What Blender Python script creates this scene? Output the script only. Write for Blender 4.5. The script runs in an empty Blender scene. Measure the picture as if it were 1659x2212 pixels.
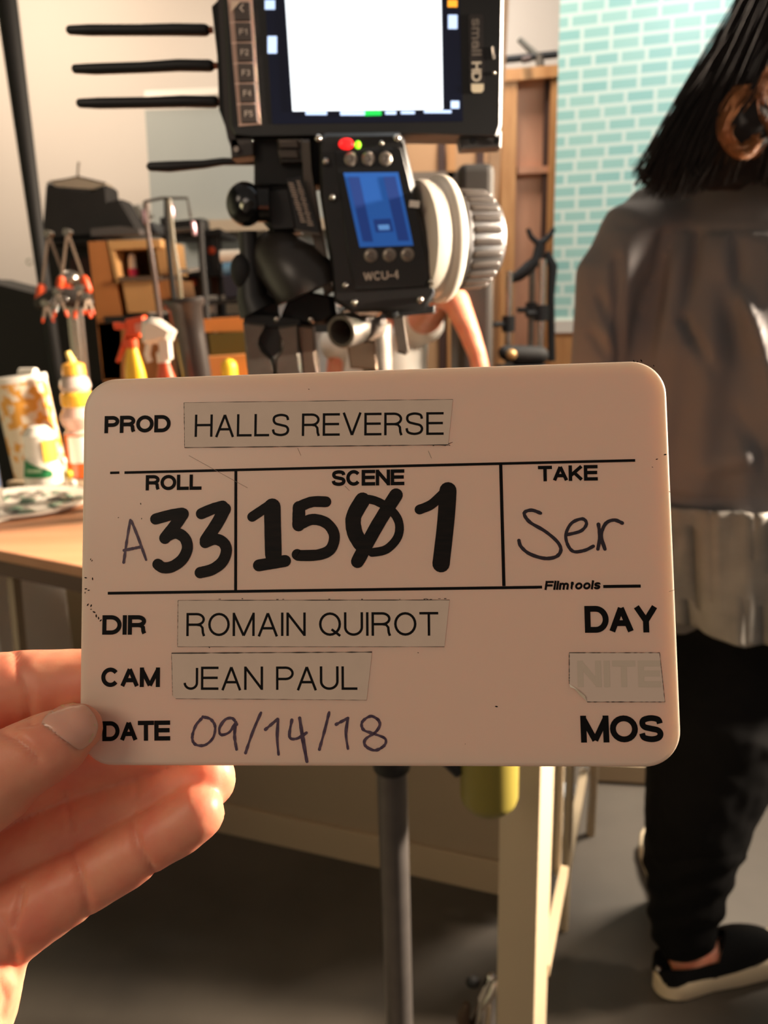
import bpy, bmesh, math, random
from mathutils import Vector, Matrix, noise
from mathutils.bvhtree import BVHTree
random.seed(7)
SC = bpy.context.scene
COL = SC.collection

# ---------------------------------------------------------------- camera
F_PX, CX, CY = 1791.0, 829.5, 1106.0
CAM_H = 1.27
PITCH, ROLL = math.radians(14.3), 0.0225
CAM = Vector((0, 0, CAM_H))
FW = Vector((0, math.cos(PITCH), -math.sin(PITCH)))
R0 = Vector((1, 0, 0)); U0 = Vector((0, math.sin(PITCH), math.cos(PITCH)))
RT = (R0 * math.cos(ROLL) - U0 * math.sin(ROLL)); UP = (U0 * math.cos(ROLL) + R0 * math.sin(ROLL))
cd = bpy.data.cameras.new('camera'); cam = bpy.data.objects.new('camera', cd); COL.objects.link(cam)
m3 = Matrix((RT, UP, -FW)).transposed()
cam.matrix_world = Matrix.Translation(CAM) @ m3.to_4x4()
cd.sensor_fit = 'VERTICAL'; cd.sensor_height = 36; cd.sensor_width = 27
cd.lens = F_PX / 2212 * 36; cd.clip_start = 0.02; cd.clip_end = 60
cd.dof.use_dof = True; cd.dof.focus_distance = 0.196; cd.dof.aperture_fstop = 22.0
SC.camera = cam

# ---------------------------------------------------------------- light and exposure
def lin(c):
    return tuple(((v / 255) / 12.92 if v / 255 <= .04045 else ((v / 255 + .055) / 1.055) ** 2.4) for v in c)
w = bpy.data.worlds.new('world'); SC.world = w; w.use_nodes = True
w.node_tree.nodes['Background'].inputs[0].default_value = (1.0, .86, .74, 1)
w.node_tree.nodes['Background'].inputs[1].default_value = .24
def area(name, loc, to, size, power, col, sy=None, spread=180):
    l = bpy.data.lights.new(name, 'AREA'); l.energy = power; l.color = col; l.size = size; l.spread = math.radians(spread)
    if sy: l.shape = 'RECTANGLE'; l.size_y = sy
    o = bpy.data.objects.new(name, l); COL.objects.link(o); o.location = loc
    o.rotation_euler = (Vector(to) - Vector(loc)).to_track_quat('-Z', 'Y').to_euler(); return o
area('key_lamp', (2.3, 1.2, 1.85), (0.1, .98, 1.05), .3, 62, (1, .82, .64), spread=52)
area('narrow_fill', (2.3, .42, 1.5), (.07, .66, 1.33), .12, 1.1, (1, .88, .72), spread=9)  # added narrow beam to brighten the white ring, no known source
area('rear_fill', (.35, 3.15, 3.1), (.45, 4.0, 1.6), .4, 20, (1, .93, .86), spread=120)  # added fill, brightens the back wall and the wooden flat
area('floor_fill', (1.5, 2.2, 2.7), (.85, 1.75, 0), .4, 26, (1, .86, .70), spread=75)  # added overhead fill to lift the floor at the right
area('tile_fill', (.75, 1.75, 2.75), (1.15, 3.1, 1.8), .5, 8, (.93, 1, 1), spread=110)  # added cool fill to brighten the tiled wall
area('back_lamp', (1.55, 2.15, 1.95), (-.7, 1.75, 1.2), .3, 40, (1, .80, .60), spread=70)
area('wall_lamp', (-1.5, 3.0, 2.75), (-1.55, 4.2, 1.9), .3, 36, (1, .84, .68))
area('hand_fill', (-.9, -.55, 1.9), (-.08, .2, 1.2), .5, 4.2, (1, .81, .62))  # soft fill added from the camera side for slate and hand
SC.view_settings.view_transform = 'Standard'; SC.view_settings.look = 'None'
SC.view_settings.gamma = 1; SC.view_settings.exposure = 0.0
SC.view_settings.use_curve_mapping = False

# ---------------------------------------------------------------- helpers
def ray(x, y): return FW + RT * ((x - CX) / F_PX) - UP * ((y - CY) / F_PX)
def P(x, y, Y):                       # point seen at pixel x, y standing at world distance Y
    r = ray(x, y); return CAM + r * (Y / r.y)
def PZ(x, y, z):
    r = ray(x, y); return CAM + r * ((z - CAM_H) / r.z)
def PD(x, y, d): return CAM + ray(x, y) * d
def pxm(p): return (p - CAM).dot(FW) / F_PX    # metres per pixel at a point
def topx(p):
    v = p - CAM; d = v.dot(FW)
    return CX + v.dot(RT) / d * F_PX, CY - v.dot(UP) / d * F_PX

MATS = {}
def mat(name, rgb, rough=.5, metal=0.0, var=0.0, vscale=20.0, rgb2=None, sss=0, emit=0, trans=0, bump=0, coat=0, alpha=1, stretch=None, spec=None):
    if name in MATS: return MATS[name]
    m = bpy.data.materials.new(name); m.use_nodes = True; nt = m.node_tree; b = nt.nodes['Principled BSDF']
    c = lin(rgb) + (1,)
    b.inputs['Base Color'].default_value = c; b.inputs['Roughness'].default_value = rough
    b.inputs['Metallic'].default_value = metal
    if spec is not None: b.inputs['Specular IOR Level'].default_value = spec
    if sss:
        b.inputs['Subsurface Weight'].default_value = 1; b.inputs['Subsurface Scale'].default_value = sss
        b.inputs['Subsurface Radius'].default_value = (1, .45, .3)
    if emit:
        b.inputs['Emission Color'].default_value = c; b.inputs['Emission Strength'].default_value = emit
    if trans: b.inputs['Transmission Weight'].default_value = trans
    if coat: b.inputs['Coat Weight'].default_value = coat; b.inputs['Coat Roughness'].default_value = .15
    if alpha < 1: b.inputs['Alpha'].default_value = alpha
    if var or bump:
        tc = nt.nodes.new('ShaderNodeTexCoord'); n = nt.nodes.new('ShaderNodeTexNoise')
        n.inputs['Scale'].default_value = vscale; n.inputs['Detail'].default_value = 5
        if stretch:
            mp = nt.nodes.new('ShaderNodeMapping'); mp.inputs['Scale'].default_value = stretch
            nt.links.new(tc.outputs['Object'], mp.inputs[0]); nt.links.new(mp.outputs[0], n.inputs['Vector'])
        else: nt.links.new(tc.outputs['Object'], n.inputs['Vector'])
        if var:
            mx = nt.nodes.new('ShaderNodeMix'); mx.data_type = 'RGBA'
            cr = nt.nodes.new('ShaderNodeMapRange'); cr.inputs[1].default_value = .3; cr.inputs[2].default_value = .7
            nt.links.new(n.outputs[0], cr.inputs[0])
            nt.links.new(cr.outputs[0], mx.inputs[0])
            c2 = lin(rgb2) + (1,) if rgb2 else tuple(v * (1 - var) for v in c[:3]) + (1,)
            mx.inputs[6].default_value = c; mx.inputs[7].default_value = c2
            nt.links.new(mx.outputs[2], b.inputs['Base Color'])
        if bump:
            bp = nt.nodes.new('ShaderNodeBump'); bp.inputs['Strength'].default_value = bump; bp.inputs['Distance'].default_value = .002
            nt.links.new(n.outputs[0], bp.inputs['Height']); nt.links.new(bp.outputs[0], b.inputs['Normal'])
    MATS[name] = m; return m

def root_of(o):
    while o.parent: o = o.parent
    return o
def link(name, verts, faces, m, parent=None, smooth=False):
    me = bpy.data.meshes.new(name)
    if parent is not None: off = Vector(root_of(parent).location)
    else:
        n = len(verts); off = Vector((sum(v[0] for v in verts) / n, sum(v[1] for v in verts) / n, min(v[2] for v in verts)))
    me.from_pydata([tuple(Vector(v) - off) for v in verts], [], faces)
    bm = bmesh.new(); bm.from_mesh(me); bmesh.ops.recalc_face_normals(bm, faces=bm.faces); bm.to_mesh(me); bm.free()
    if smooth: me.shade_smooth()
    if m: me.materials.append(m)
    o = bpy.data.objects.new(name, me); COL.objects.link(o)
    if parent is not None: o.parent = parent
    else: o.location = off
    return o
def tag(o, label=None, cat=None, group=None, kind=None):
    if label: o['label'] = label
    if cat: o['category'] = cat
    if group: o['group'] = group
    if kind: o['kind'] = kind
    return o
def thing(name, loc, label, cat, group=None):
    o = bpy.data.objects.new(name, None); COL.objects.link(o); o.location = loc; o.empty_display_size = .02
    return tag(o, label, cat, group)

class MB:
    """collects shapes in world coordinates, links them as one mesh object"""
    def __init__(s): s.v = []; s.f = []
    def add(s, vs, fs):
        k = len(s.v); s.v += [Vector(v) for v in vs]; s.f += [tuple(i + k for i in f) for f in fs]; return s
    def box(s, a, b):
        x0, y0, z0 = a; x1, y1, z1 = b
        return s.add([(x0, y0, z0), (x1, y0, z0), (x1, y1, z0), (x0, y1, z0), (x0, y0, z1), (x1, y0, z1), (x1, y1, z1), (x0, y1, z1)],
                     [(0, 3, 2, 1), (4, 5, 6, 7), (0, 1, 5, 4), (1, 2, 6, 5), (2, 3, 7, 6), (3, 0, 4, 7)])
    def bar(s, a, b, w, h, upv=Vector((0, 0, 1))):     # rectangular bar from a to b
        a = Vector(a); b = Vector(b); d = (b - a).normalized(); sx = d.cross(upv)
        if sx.length < 1e-4: sx = d.cross(Vector((0, 1, 0)))
        sx.normalize(); sy = sx.cross(d).normalized(); vs = []
        for p in (a, b):
            for i, j in ((-1, -1), (1, -1), (1, 1), (-1, 1)): vs.append(p + sx * i * w / 2 + sy * j * h / 2)
        return s.add(vs, [(0, 1, 2, 3), (7, 6, 5, 4), (0, 4, 5, 1), (1, 5, 6, 2), (2, 6, 7, 3), (3, 7, 4, 0)])
    def prism(s, pts, Y, th, bev=0.0):                 # outline in pixels on the plane at distance Y, real thickness th
        fr = [P(x, y, Y) for x, y in pts]; n = len(fr)
        if bev:
            c = sum(fr, Vector()) / n; ins = [c + (p - c) * (1 - bev / max((p - c).length, bev * 2)) for p in fr]
            md = [p + Vector((0, bev, 0)) for p in fr]; bk = [p + Vector((0, th, 0)) for p in fr]
            vs = ins + md + bk; fs = [tuple(range(n)), tuple(range(3 * n - 1, 2 * n - 1, -1))]
            for k in (0, n):
                for i in range(n): j = (i + 1) % n; fs.append((k + i, k + j, k + n + j, k + n + i))
        else:
            vs = fr + [p + Vector((0, th, 0)) for p in fr]
            fs = [tuple(range(n)), tuple(range(2 * n - 1, n - 1, -1))] + [(i, (i + 1) % n, n + (i + 1) % n, n + i) for i in range(n)]
        return s.add(vs, fs)
    def tube(s, pts, rad, seg=16, flat=(1, 1), cap=True, closed=False):
        """pts world points, rad metres per point; rounded profile comes from the radii"""
        pts = [Vector(p) for p in pts]; n = len(pts)
        if not hasattr(rad, '__len__'): rad = [rad] * n
        k0 = len(s.v); N = None
        for i, p in enumerate(pts):
            if closed: d = pts[(i + 1) % n] - pts[i - 1]
            else: d = pts[min(i + 1, n - 1)] - pts[max(i - 1, 0)]
            d = d.normalized() if d.length > 1e-9 else Vector((0, 0, 1))
            if N is None:
                N = d.cross(Vector((0, 1, 0)));
                if N.length < .1: N = d.cross(Vector((1, 0, 0)))
            N = (N - d * N.dot(d)).normalized(); B = d.cross(N)
            for a in range(seg):
                t = 2 * math.pi * a / seg
                s.v.append(p + N * math.cos(t) * rad[i] * flat[0] + B * math.sin(t) * rad[i] * flat[1])
        m = n if closed else n - 1
        for i in range(m):
            for a in range(seg):
                b = (a + 1) % seg; j = (i + 1) % n
                s.f.append((k0 + i * seg + a, k0 + i * seg + b, k0 + j * seg + b, k0 + j * seg + a))
        if cap and not closed:
            s.f.append(tuple(k0 + a for a in range(seg))[::-1]); s.f.append(tuple(k0 + (n - 1) * seg + a for a in range(seg)))
        return s
    def round_tube(s, pts, rad, seg=16):               # tube with hemispherical ends
        pts = [Vector(p) for p in pts]
        if not hasattr(rad, '__len__'): rad = [rad] * len(pts)
        d0 = (pts[0] - pts[1]).normalized(); d1 = (pts[-1] - pts[-2]).normalized()
        A = [(pts[0] + d0 * rad[0] * math.sin(t), rad[0] * math.cos(t)) for t in (1.5, 1.2, .8, .4)]
        Bq = [(pts[-1] + d1 * rad[-1] * math.sin(t), rad[-1] * math.cos(t)) for t in (.4, .8, 1.2, 1.5)]
        pp = [a[0] for a in A] + pts + [b[0] for b in Bq]; rr = [a[1] for a in A] + list(rad) + [b[1] for b in Bq]
        return s.tube(pp, rr, seg)
    def lathe(s, base, axis, prof, seg=32):            # prof: (distance along axis, radius)
        base = Vector(base); axis = Vector(axis).normalized()
        return s.tube([base + axis * a for a, r in prof], [max(r, 1e-5) for a, r in prof], seg) if _mono(prof) else s._lathe(base, axis, prof, seg)
    def _lathe(s, base, axis, prof, seg=32):
        base = Vector(base); axis = Vector(axis).normalized()
        N = axis.cross(Vector((0, 1, 0)));
        if N.length < .1: N = axis.cross(Vector((1, 0, 0)))
        N.normalize(); B = axis.cross(N); k0 = len(s.v)
        for a, r in prof:
            for q in range(seg):
                t = 2 * math.pi * q / seg; s.v.append(base + axis * a + (N * math.cos(t) + B * math.sin(t)) * r)
        for i in range(len(prof) - 1):
            for q in range(seg):
                b = (q + 1) % seg; s.f.append((k0 + i * seg + q, k0 + i * seg + b, k0 + (i + 1) * seg + b, k0 + (i + 1) * seg + q))
        s.f.append(tuple(k0 + q for q in range(seg))[::-1]); s.f.append(tuple(k0 + (len(prof) - 1) * seg + q for q in range(seg)))
        return s
    def ball(s, c, r, sx=1, sy=1, sz=1, seg=20):
        c = Vector(c); k0 = len(s.v); R = seg // 2
        for i in range(R + 1):
            a = math.pi * i / R
            for q in range(seg):
                t = 2 * math.pi * q / seg
                s.v.append(c + Vector((r * sx * math.sin(a) * math.cos(t), r * sy * math.sin(a) * math.sin(t), r * sz * math.cos(a))))
        for i in range(R):
            for q in range(seg):
                b = (q + 1) % seg; s.f.append((k0 + i * seg + q, k0 + i * seg + b, k0 + (i + 1) * seg + b, k0 + (i + 1) * seg + q))
        return s
    def build(s, name, m, parent=None, smooth=False, bevel=0):
        o = link(name, s.v, s.f, m, parent, smooth)
        if smooth:
            md = o.modifiers.new('split', 'EDGE_SPLIT'); md.split_angle = math.radians(38)
        if bevel:
            b = o.modifiers.new('bevel', 'BEVEL'); b.width = bevel; b.segments = 3; b.limit_method = 'ANGLE'; b.angle_limit = math.radians(50)
        return o
def _mono(prof): return False
def pxt(lst):            # [(x, y, Y, r_px)] -> points, radii
    pts = [P(x, y, Y) for x, y, Y, r in lst]; return pts, [r * pxm(p) for p, (x, y, Y, r) in zip(pts, lst)]
def smoothline(pts, n=8, closed=False):
    out = []; k = len(pts); V = [Vector(p) for p in pts]
    for i in range(k if closed else k - 1):
        if closed: p0, p1, p2, p3 = V[i - 1], V[i], V[(i + 1) % k], V[(i + 2) % k]
        else: p0, p1, p2, p3 = V[max(i - 1, 0)], V[i], V[i + 1], V[min(i + 2, k - 1)]
        for j in range(n):
            t = j / n
            out.append(.5 * ((2 * p1) + (p2 - p0) * t + (2 * p0 - 5 * p1 + 4 * p2 - p3) * t * t + (3 * p1 - p0 - 3 * p2 + p3) * t ** 3))
    if not closed: out.append(V[-1])
    return out
def remesh(name, mb, voxel, m, parent, smooth_it=6, fn=None):
    """one continuous skin grown over overlapping limbs"""
    tmp = link('tmp', mb.v, mb.f, None)
    r = tmp.modifiers.new('r', 'REMESH'); r.mode = 'VOXEL'; r.voxel_size = voxel
    s_ = tmp.modifiers.new('s', 'SMOOTH'); s_.iterations = smooth_it; s_.factor = .5
    dg = bpy.context.evaluated_depsgraph_get(); ev = tmp.evaluated_get(dg); me = bpy.data.meshes.new_from_object(ev)
    off = Vector(tmp.location); bpy.data.objects.remove(tmp)
    vs = [v.co + off for v in me.vertices]; ns = [Vector(v.normal) for v in me.vertices]
    if fn: vs = [fn(p, n) for p, n in zip(vs, ns)]
    fs = [tuple(p.vertices) for p in me.polygons]; bpy.data.meshes.remove(me)
    return link(name, vs, fs, m, parent, True)

# plane drawing: ribbons on a flat surface given by a mapping from pixels to world
def ribbon(mb, pts, wd, nrm, lift, cap='b', closed=False):
    """pts world points on the plane, wd width (metres or list); cap b butt, s square, r round"""
    n = len(pts); W = wd if hasattr(wd, '__len__') else [wd] * n; L = []; Rr = []
    for i, p in enumerate(pts):
        if closed: d = pts[(i + 1) % n] - pts[i - 1]
        else: d = pts[min(i + 1, n - 1)] - pts[max(i - 1, 0)]
        d.normalize(); q = p.copy()
        if cap == 's' and not closed:
            if i == 0: q -= d * W[i] / 2
            if i == n - 1: q += d * W[i] / 2
        s = nrm.cross(d).normalized() * W[i] / 2
        L.append(q + s + nrm * lift); Rr.append(q - s + nrm * lift)
    k = len(mb.v); mb.v += L + Rr
    for i in range(n if closed else n - 1):
        j = (i + 1) % n; mb.f.append((k + i, k + j, k + n + j, k + n + i))
    if cap == 'r' and not closed:
        for e, dr in ((0, -1), (n - 1, 1)):
            d = (pts[min(e + 1, n - 1)] - pts[max(e - 1, 0)]).normalized() * dr; s = nrm.cross(d); k = len(mb.v)
            for a in range(9):
                t = -math.pi / 2 + math.pi * a / 8
                mb.v.append(pts[e] + (d * math.cos(t) + s * math.sin(t)) * W[e] / 2 + nrm * (lift + 1e-6))
            mb.f.append(tuple(range(k, k + 9)))
def arc(cx, cy, rx, ry, a0, a1, n=14):
    return [(cx + rx * math.cos(math.radians(a0 + (a1 - a0) * i / n)), cy + ry * math.sin(math.radians(a0 + (a1 - a0) * i / n))) for i in range(n + 1)]
V0 = ([(0, 0), (0, 1)], 's')
SC_S = [tuple(v) for v in smoothline([Vector(p + (0,)) for p in ((.97, .74), (.88, .93), (.5, 1), (.12, .92), (.04, .74), (.16, .58), (.5, .5), (.86, .42), (.98, .25), (.86, .07), (.5, 0), (.1, .08), (0, .28))], 5)]
SC_S = [(a, b) for a, b, c in SC_S]
GL = {
 'A': (.86, [([(0, -.08), (.5, 1.03)], 'b'), ([(1, -.08), (.5, 1.03)], 'b'), ([(.2, .31), (.8, .31)], 'b')]),
 'C': (.84, [(arc(.5, .5, .5, .5, 38, 322, 26), 'b')]),
 'D': (.84, [V0, ([(0, 1), (.4, 1)] + arc(.45, .5, .55, .5, 90, -90, 18) + [(.4, 0), (0, 0)], 'b')]),
 'E': (.74, [V0, ([(0, 1), (1, 1)], 's'), ([(0, .52), (.95, .52)], 's'), ([(0, 0), (1, 0)], 's')]),
 'F': (.68, [V0, ([(0, 1), (1, 1)], 's'), ([(0, .5), (.9, .5)], 's')]),
 'H': (.8, [V0, ([(1, 0), (1, 1)], 's'), ([(0, .53), (1, .53)], 'b')]),
 'I': (.0, [V0]),
 'J': (.6, [([(1, 1.0), (1, .3)] + arc(.5, .28, .5, .28, 0, -180, 12), 'b')]),
 'K': (.8, [V0, ([(1, 1.05), (.02, .3)], 'b'), ([(.32, .56), (1, -.05)], 'b')]),
 'L': (.64, [V0, ([(0, 0), (1, 0)], 's')]),
 'M': (.94, [V0, ([(1, 0), (1, 1)], 's'), ([(0, 1), (.5, -.04)], 'b'), ([(1, 1), (.5, -.04)], 'b')]),
 'N': (.8, [V0, ([(1, 0), (1, 1)], 's'), ([(0, 1.02), (1, -.02)], 'b')]),
 'O': (.92, [(arc(.5, .5, .5, .5, 0, 345, 23), 'c')]),
 'P': (.74, [V0, ([(0, 1), (.5, 1)] + arc(.55, .73, .45, .27, 90, -90, 12) + [(.5, .46), (0, .46)], 'b')]),
 'Q': (.92, [(arc(.5, .5, .5, .5, 0, 345, 23), 'c'), ([(.58, .25), (1.02, -.06)], 'b')]),
 'R': (.8, [V0, ([(0, 1), (.5, 1)] + arc(.55, .745, .42, .255, 90, -90, 12) + [(.5, .49), (0, .49)], 'b'),
            ([(.55, .49), (.78, .46), (.9, .34), (.93, .1), (1, -.06)], 'b')]),
 'S': (.78, [(SC_S, 'b')]),
 'T': (.76, [([(0, 1), (1, 1)], 's'), ([(.5, 0), (.5, 1)], 's')]),
 'U': (.78, [([(0, 1.06), (0, .35)] + arc(.5, .35, .5, .35, 180, 360, 16) + [(1, .35), (1, 1.06)], 'b')]),
 'V': (.84, [([(0, 1.08), (.5, -.03)], 'b'), ([(1, 1.08), (.5, -.03)], 'b')]),
 'W': (1.2, [([(0, 1.06), (.26, -.02)], 'b'), ([(.26, -.02), (.5, 1)], 'b'), ([(.5, 1), (.74, -.02)], 'b'), ([(.74, -.02), (1, 1.06)], 'b')]),
 'Y': (.84, [([(0, 1.08), (.5, .42)], 'b'), ([(1, 1.08), (.5, .42)], 'b'), ([(.5, .45), (.5, 0)], 's')]),
 'i': (0, [([(0, 0), (0, .7)], 's'), ([(0, 1), (0, 1.02)], 's')]),
 'l': (0, [V0]),
 'm': (.85, [([(0, 0), (0, .7)], 's'), ([(0, .5)] + arc(.25, .5, .25, .22, 170, 0, 8) + [(.5, 0)], 's'), ([(.5, .5)] + arc(.75, .5, .25, .22, 170, 0, 8) + [(1, 0)], 's')]),
 't': (.34, [([(.45, 1), (.45, .2)] + arc(.75, .2, .3, .2, 180, 280, 6), 'b'), ([(0, .72), (1, .72)], 'b')]),
 'o': (.6, [(arc(.5, .36, .5, .36, 0, 345, 19), 'c')]),
 's': (.5, [([(a, b * .72) for a, b in SC_S], 'b')]),
 'a': (.56, [([(1, 0), (1, .5)] + arc(.5, .5, .5, .22, 0, 160, 8), 's'), (arc(.48, .22, .48, .22, 40, 385, 16), 'c')]),
 '1': (.3, [([(1, 0), (1, 1)], 's'), ([(0, .72), (.9, .95)], 'b')]),
 '2': (.6, [([(0, .72)] + arc(.5, .72, .5, .28, 170, -20, 10) + [(0, 0)], 'b'), ([(0, 0), (1, 0)], 's')]),
 '3': (.6, [(arc(.5, .74, .45, .26, 150, -90, 10), 'b'), (arc(.5, .26, .5, .26, 90, -150, 10), 'b')]),
 '4': (.6, [([(.75, 0), (.75, 1)], 's'), ([(.75, 1), (0, .28), (1.05, .28)], 'b')]),
 '5': (.6, [([(.95, 1), (.12, 1)], 's'), ([(.12, 1), (.05, .5)] + arc(.48, .32, .5, .32, 130, -150, 14), 'b')]),
 '-': (.36, [([(0, .4), (1, .4)], 's')]),
 '<': (.6, [([(1, 1), (0, .5)], 's'), ([(0, .5), (1, 0)], 's')]),
}
def word(mb, txt, a, b, h, wt, nrm, lift, gap=.16, slant=0, flip=False):
    """txt set between world points a and b (baseline); h cap height as a world vector; wt stroke / cap height"""
    ex = b - a; total = ex.length; ex.normalize(); H = h.length; ey = nrm.cross(ex).normalized() * (1 if h.dot(nrm.cross(ex)) > 0 else -1)
    wid = [(.34 if c == ' ' else GL[c][0] + wt) for c in txt]
    adv = sum(wid) + gap * (len(txt) - 1); k = total / (adv * H); x = 0; q = 0
    for c, wd in zip(txt, wid):
        if c != ' ':
            gw = (wd - wt) * H * k
            for pts, cap in GL[c][1]:
                q += 1
                pp = []
                for u, v in pts:
                    yy = H * (wt / 2 + v * (1 - wt)); pp.append(a + ex * (x + wt * H * k / 2 + u * gw + slant * yy) + ey * yy)
                ribbon(mb, pp, wt * H, nrm, lift + (q % 6) * 4e-6, 'b' if cap == 'c' else cap, cap == 'c')
        x += (wd + gap) * H * k
# ---------------------------------------------------------------- materials
M_BLACK = mat('black_plastic', (24, 22, 21), .45, var=.3, vscale=60)
M_BLACKM = mat('matte_black', (20, 19, 19), .7)
M_GLOSS = mat('gloss_black', (12, 12, 12), .18)
M_RUB = mat('black_rubber', (30, 28, 27), .6)
M_GREY = mat('grey_metal', (118, 108, 98), .45, .6, var=.25, vscale=80)
M_STEEL = mat('steel', (190, 180, 170), .25, 1)
M_CHROME = mat('chrome', (215, 210, 205), .15, 1)
M_WHITEP = mat('white_paint', (218, 208, 194), .5)
M_WHITEPL = mat('white_plastic', (236, 228, 216), .4)
M_WOOD = mat('pine_wood', (196, 142, 88), .55, var=.2, vscale=6, rgb2=(172, 116, 66), stretch=(6, 6, 1))
M_WOODR = mat('red_brown_ply', (192, 138, 106), .6, var=.2, vscale=4, rgb2=(170, 116, 86), stretch=(4, 4, 1))
M_ORANGE = mat('orange_plastic', (226, 82, 36), .4)
M_YEL = mat('yellow_plastic', (232, 196, 50), .4)

# ---------------------------------------------------------------- setting
def quad(name, pts, m, kind='structure', parent=None):
    o = link(name, pts, [(0, 1, 2, 3)], m, parent)
    if kind: o['kind'] = kind
    return o
M_FLOOR = mat('concrete', (98, 90, 80), .55, var=.5, vscale=1.9, rgb2=(62, 57, 51), bump=.15)
M_WALL = mat('back_wall', (196, 184, 172), .85, var=.04, vscale=1)
M_LWALL = mat('left_wall', (116, 120, 104), .8, var=.15, vscale=2)
YB, XL, XR = 4.25, -1.93, 3.4
quad('floor', [(XL, -1.6, 0), (XR, -1.6, 0), (XR, YB, 0), (XL, YB, 0)], M_FLOOR)
o = MB().box((XL - .1, YB, 0), (XR, YB + .1, 3.6)).build('wall_back', M_WALL); o['kind'] = 'structure'
o = MB().box((XL - .1, -1.6, 0), (XL, YB, 3.6)).build('wall_left', M_LWALL); o['kind'] = 'structure'

# tiled set wall on the right, turned towards the viewer
mt = bpy.data.materials.new('turquoise_tiles'); mt.use_nodes = True; nt = mt.node_tree; bs = nt.nodes['Principled BSDF']
tc = nt.nodes.new('ShaderNodeTexCoord'); br = nt.nodes.new('ShaderNodeTexBrick'); nt.links.new(tc.outputs['UV'], br.inputs['Vector'])
br.inputs['Color1'].default_value = lin((150, 200, 192)) + (1,); br.inputs['Color2'].default_value = lin((168, 210, 198)) + (1,)
br.inputs['Mortar'].default_value = lin((218, 232, 220)) + (1,); br.inputs['Scale'].default_value = 1
br.inputs['Mortar Size'].default_value = .0068; br.inputs['Mortar Smooth'].default_value = .2; br.inputs['Bias'].default_value = -.1
br.inputs['Brick Width'].default_value = .098; br.inputs['Row Height'].default_value = .0425; br.offset = .42; br.offset_frequency = 3; br.squash = .9; br.squash_frequency = 4
nt.links.new(br.outputs[0], bs.inputs['Base Color']); bs.inputs['Roughness'].default_value = .35
c0 = P(1199, 400, 3.2); dirw = Vector((3.06, -1, 0)).normalized(); nw = Vector((dirw.y, -dirw.x, 0))
def tiled(name, z0, z1, th, m, length=2.3, uv=False, out=0.0):
    a = Vector((c0.x, c0.y, 0)) + nw * out
    b = a + dirw * length; mb = MB(); vs = []
    for z in (z0, z1):
        for p in (a, b, b - nw * th, a - nw * th): vs.append(Vector((p.x, p.y, z)))
    mb.add(vs, [(0, 1, 5, 4), (1, 2, 6, 5), (2, 3, 7, 6), (3, 0, 4, 7), (0, 3, 2, 1), (4, 5, 6, 7)])
    o = mb.build(name, m); o['kind'] = 'structure'
    if uv:
        me = o.data; ul = me.uv_layers.new(name='UVMap')
        for lp in me.loops:
            co = me.vertices[lp.vertex_index].co + o.location; d = co - a
            ul.data[lp.index].uv = (d.dot(dirw) + .02, co.z)
    return o
zt = P(1215, 692, 3.2).z
tiled('wall_right', zt, 3.3, .12, mt, uv=True)
tiled('trim_1', zt - .045, zt, .13, M_WHITEP, out=.012)
tiled('wall_right_base', 0, zt - .045, .12, M_WOOD)
# low white partition under the table, with its baseboard
A = PZ(466, 1797, 0); B = PZ(1077, 1934, 0); dl = (B - A).normalized(); nl = Vector((dl.y, -dl.x, 0))
if nl.y > 0: nl = -nl
LP = A - dl * (A.x + .93) / dl.x; RP = A + dl * 1.12 * (B - A).length
M_PART = mat('partition_paint', (158, 138, 112), .6)
def along(name, a, b, z0, z1, t0, t1, m):
    vs = [];
    for z in (z0, z1):
        for p in (a + nl * t1, b + nl * t1, b + nl * t0, a + nl * t0): vs.append(Vector((p.x, p.y, z)))
    o = MB().add(vs, [(0, 1, 5, 4), (1, 2, 6, 5), (2, 3, 7, 6), (3, 0, 4, 7), (0, 3, 2, 1), (4, 5, 6, 7)]).build(name, m, bevel=.002); o['kind'] = 'structure'; return o
along('wall_partition', LP, RP, 0, .86, -.09, -.012, M_PART)
along('baseboard_partition', LP, RP, 0, .082, -.012, 0, mat('baseboard_paint', (178, 156, 126), .5))

# ---------------------------------------------------------------- things along the back
o = MB().prism([(313, 238), (745, 224), (745, 640), (338, 640)], 3.9, .05).build('grey_board', mat('grey_board', (150, 152, 146), .8, var=.08, vscale=2))
tag(o, 'large flat grey board leaning on the pale back wall', 'board')
MB().prism([(312, 196), (745, 176), (745, 190), (312, 212)], 3.86, .04).build('top_rail', M_WHITEP, None)
tag(bpy.data.objects['top_rail'], 'thin pale rail running above the large grey board', 'rail'); bpy.data.objects['top_rail'].name = 'wall_rail'
o = MB().prism([(380, 476), (745, 470), (745, 494), (380, 502)], 3.84, .055).build('shelf_ledge', mat('tan_ledge', (168, 148, 124), .6)); tag(o, 'narrow tan ledge across the lower part of the grey board', 'ledge')
# slanted black pole at the left edge
pts = [P(-2, -120, 2.5), P(86, 545, 2.5), P(128, 830, 2.5), P(210, 1350, 2.5)]
t = thing('slanted_pole', (pts[-1].x, pts[-1].y, 0), 'tall slanted black pole against the pale wall, at the corner', 'pole')
bpy.data.objects[t.name]
foot = Vector((pts[2].x - .06, 2.5, 0))
MB().tube([pts[0], pts[1], pts[2]], [.030, .019, .019], 12).build('pole_tube', M_BLACKM, t, True)
MB().tube([pts[2], foot], [.019, .019], 12).build('lower_tube', M_BLACKM, t, True)
c = P(63, 566, 2.46); MB().tube([c + Vector((math.cos(a / 16 * 6.283) * .008, 0, math.sin(a / 16 * 6.283) * .008)) for a in range(16)], .002, 6, closed=True).build('ring', M_CHROME, t, True)

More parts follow.
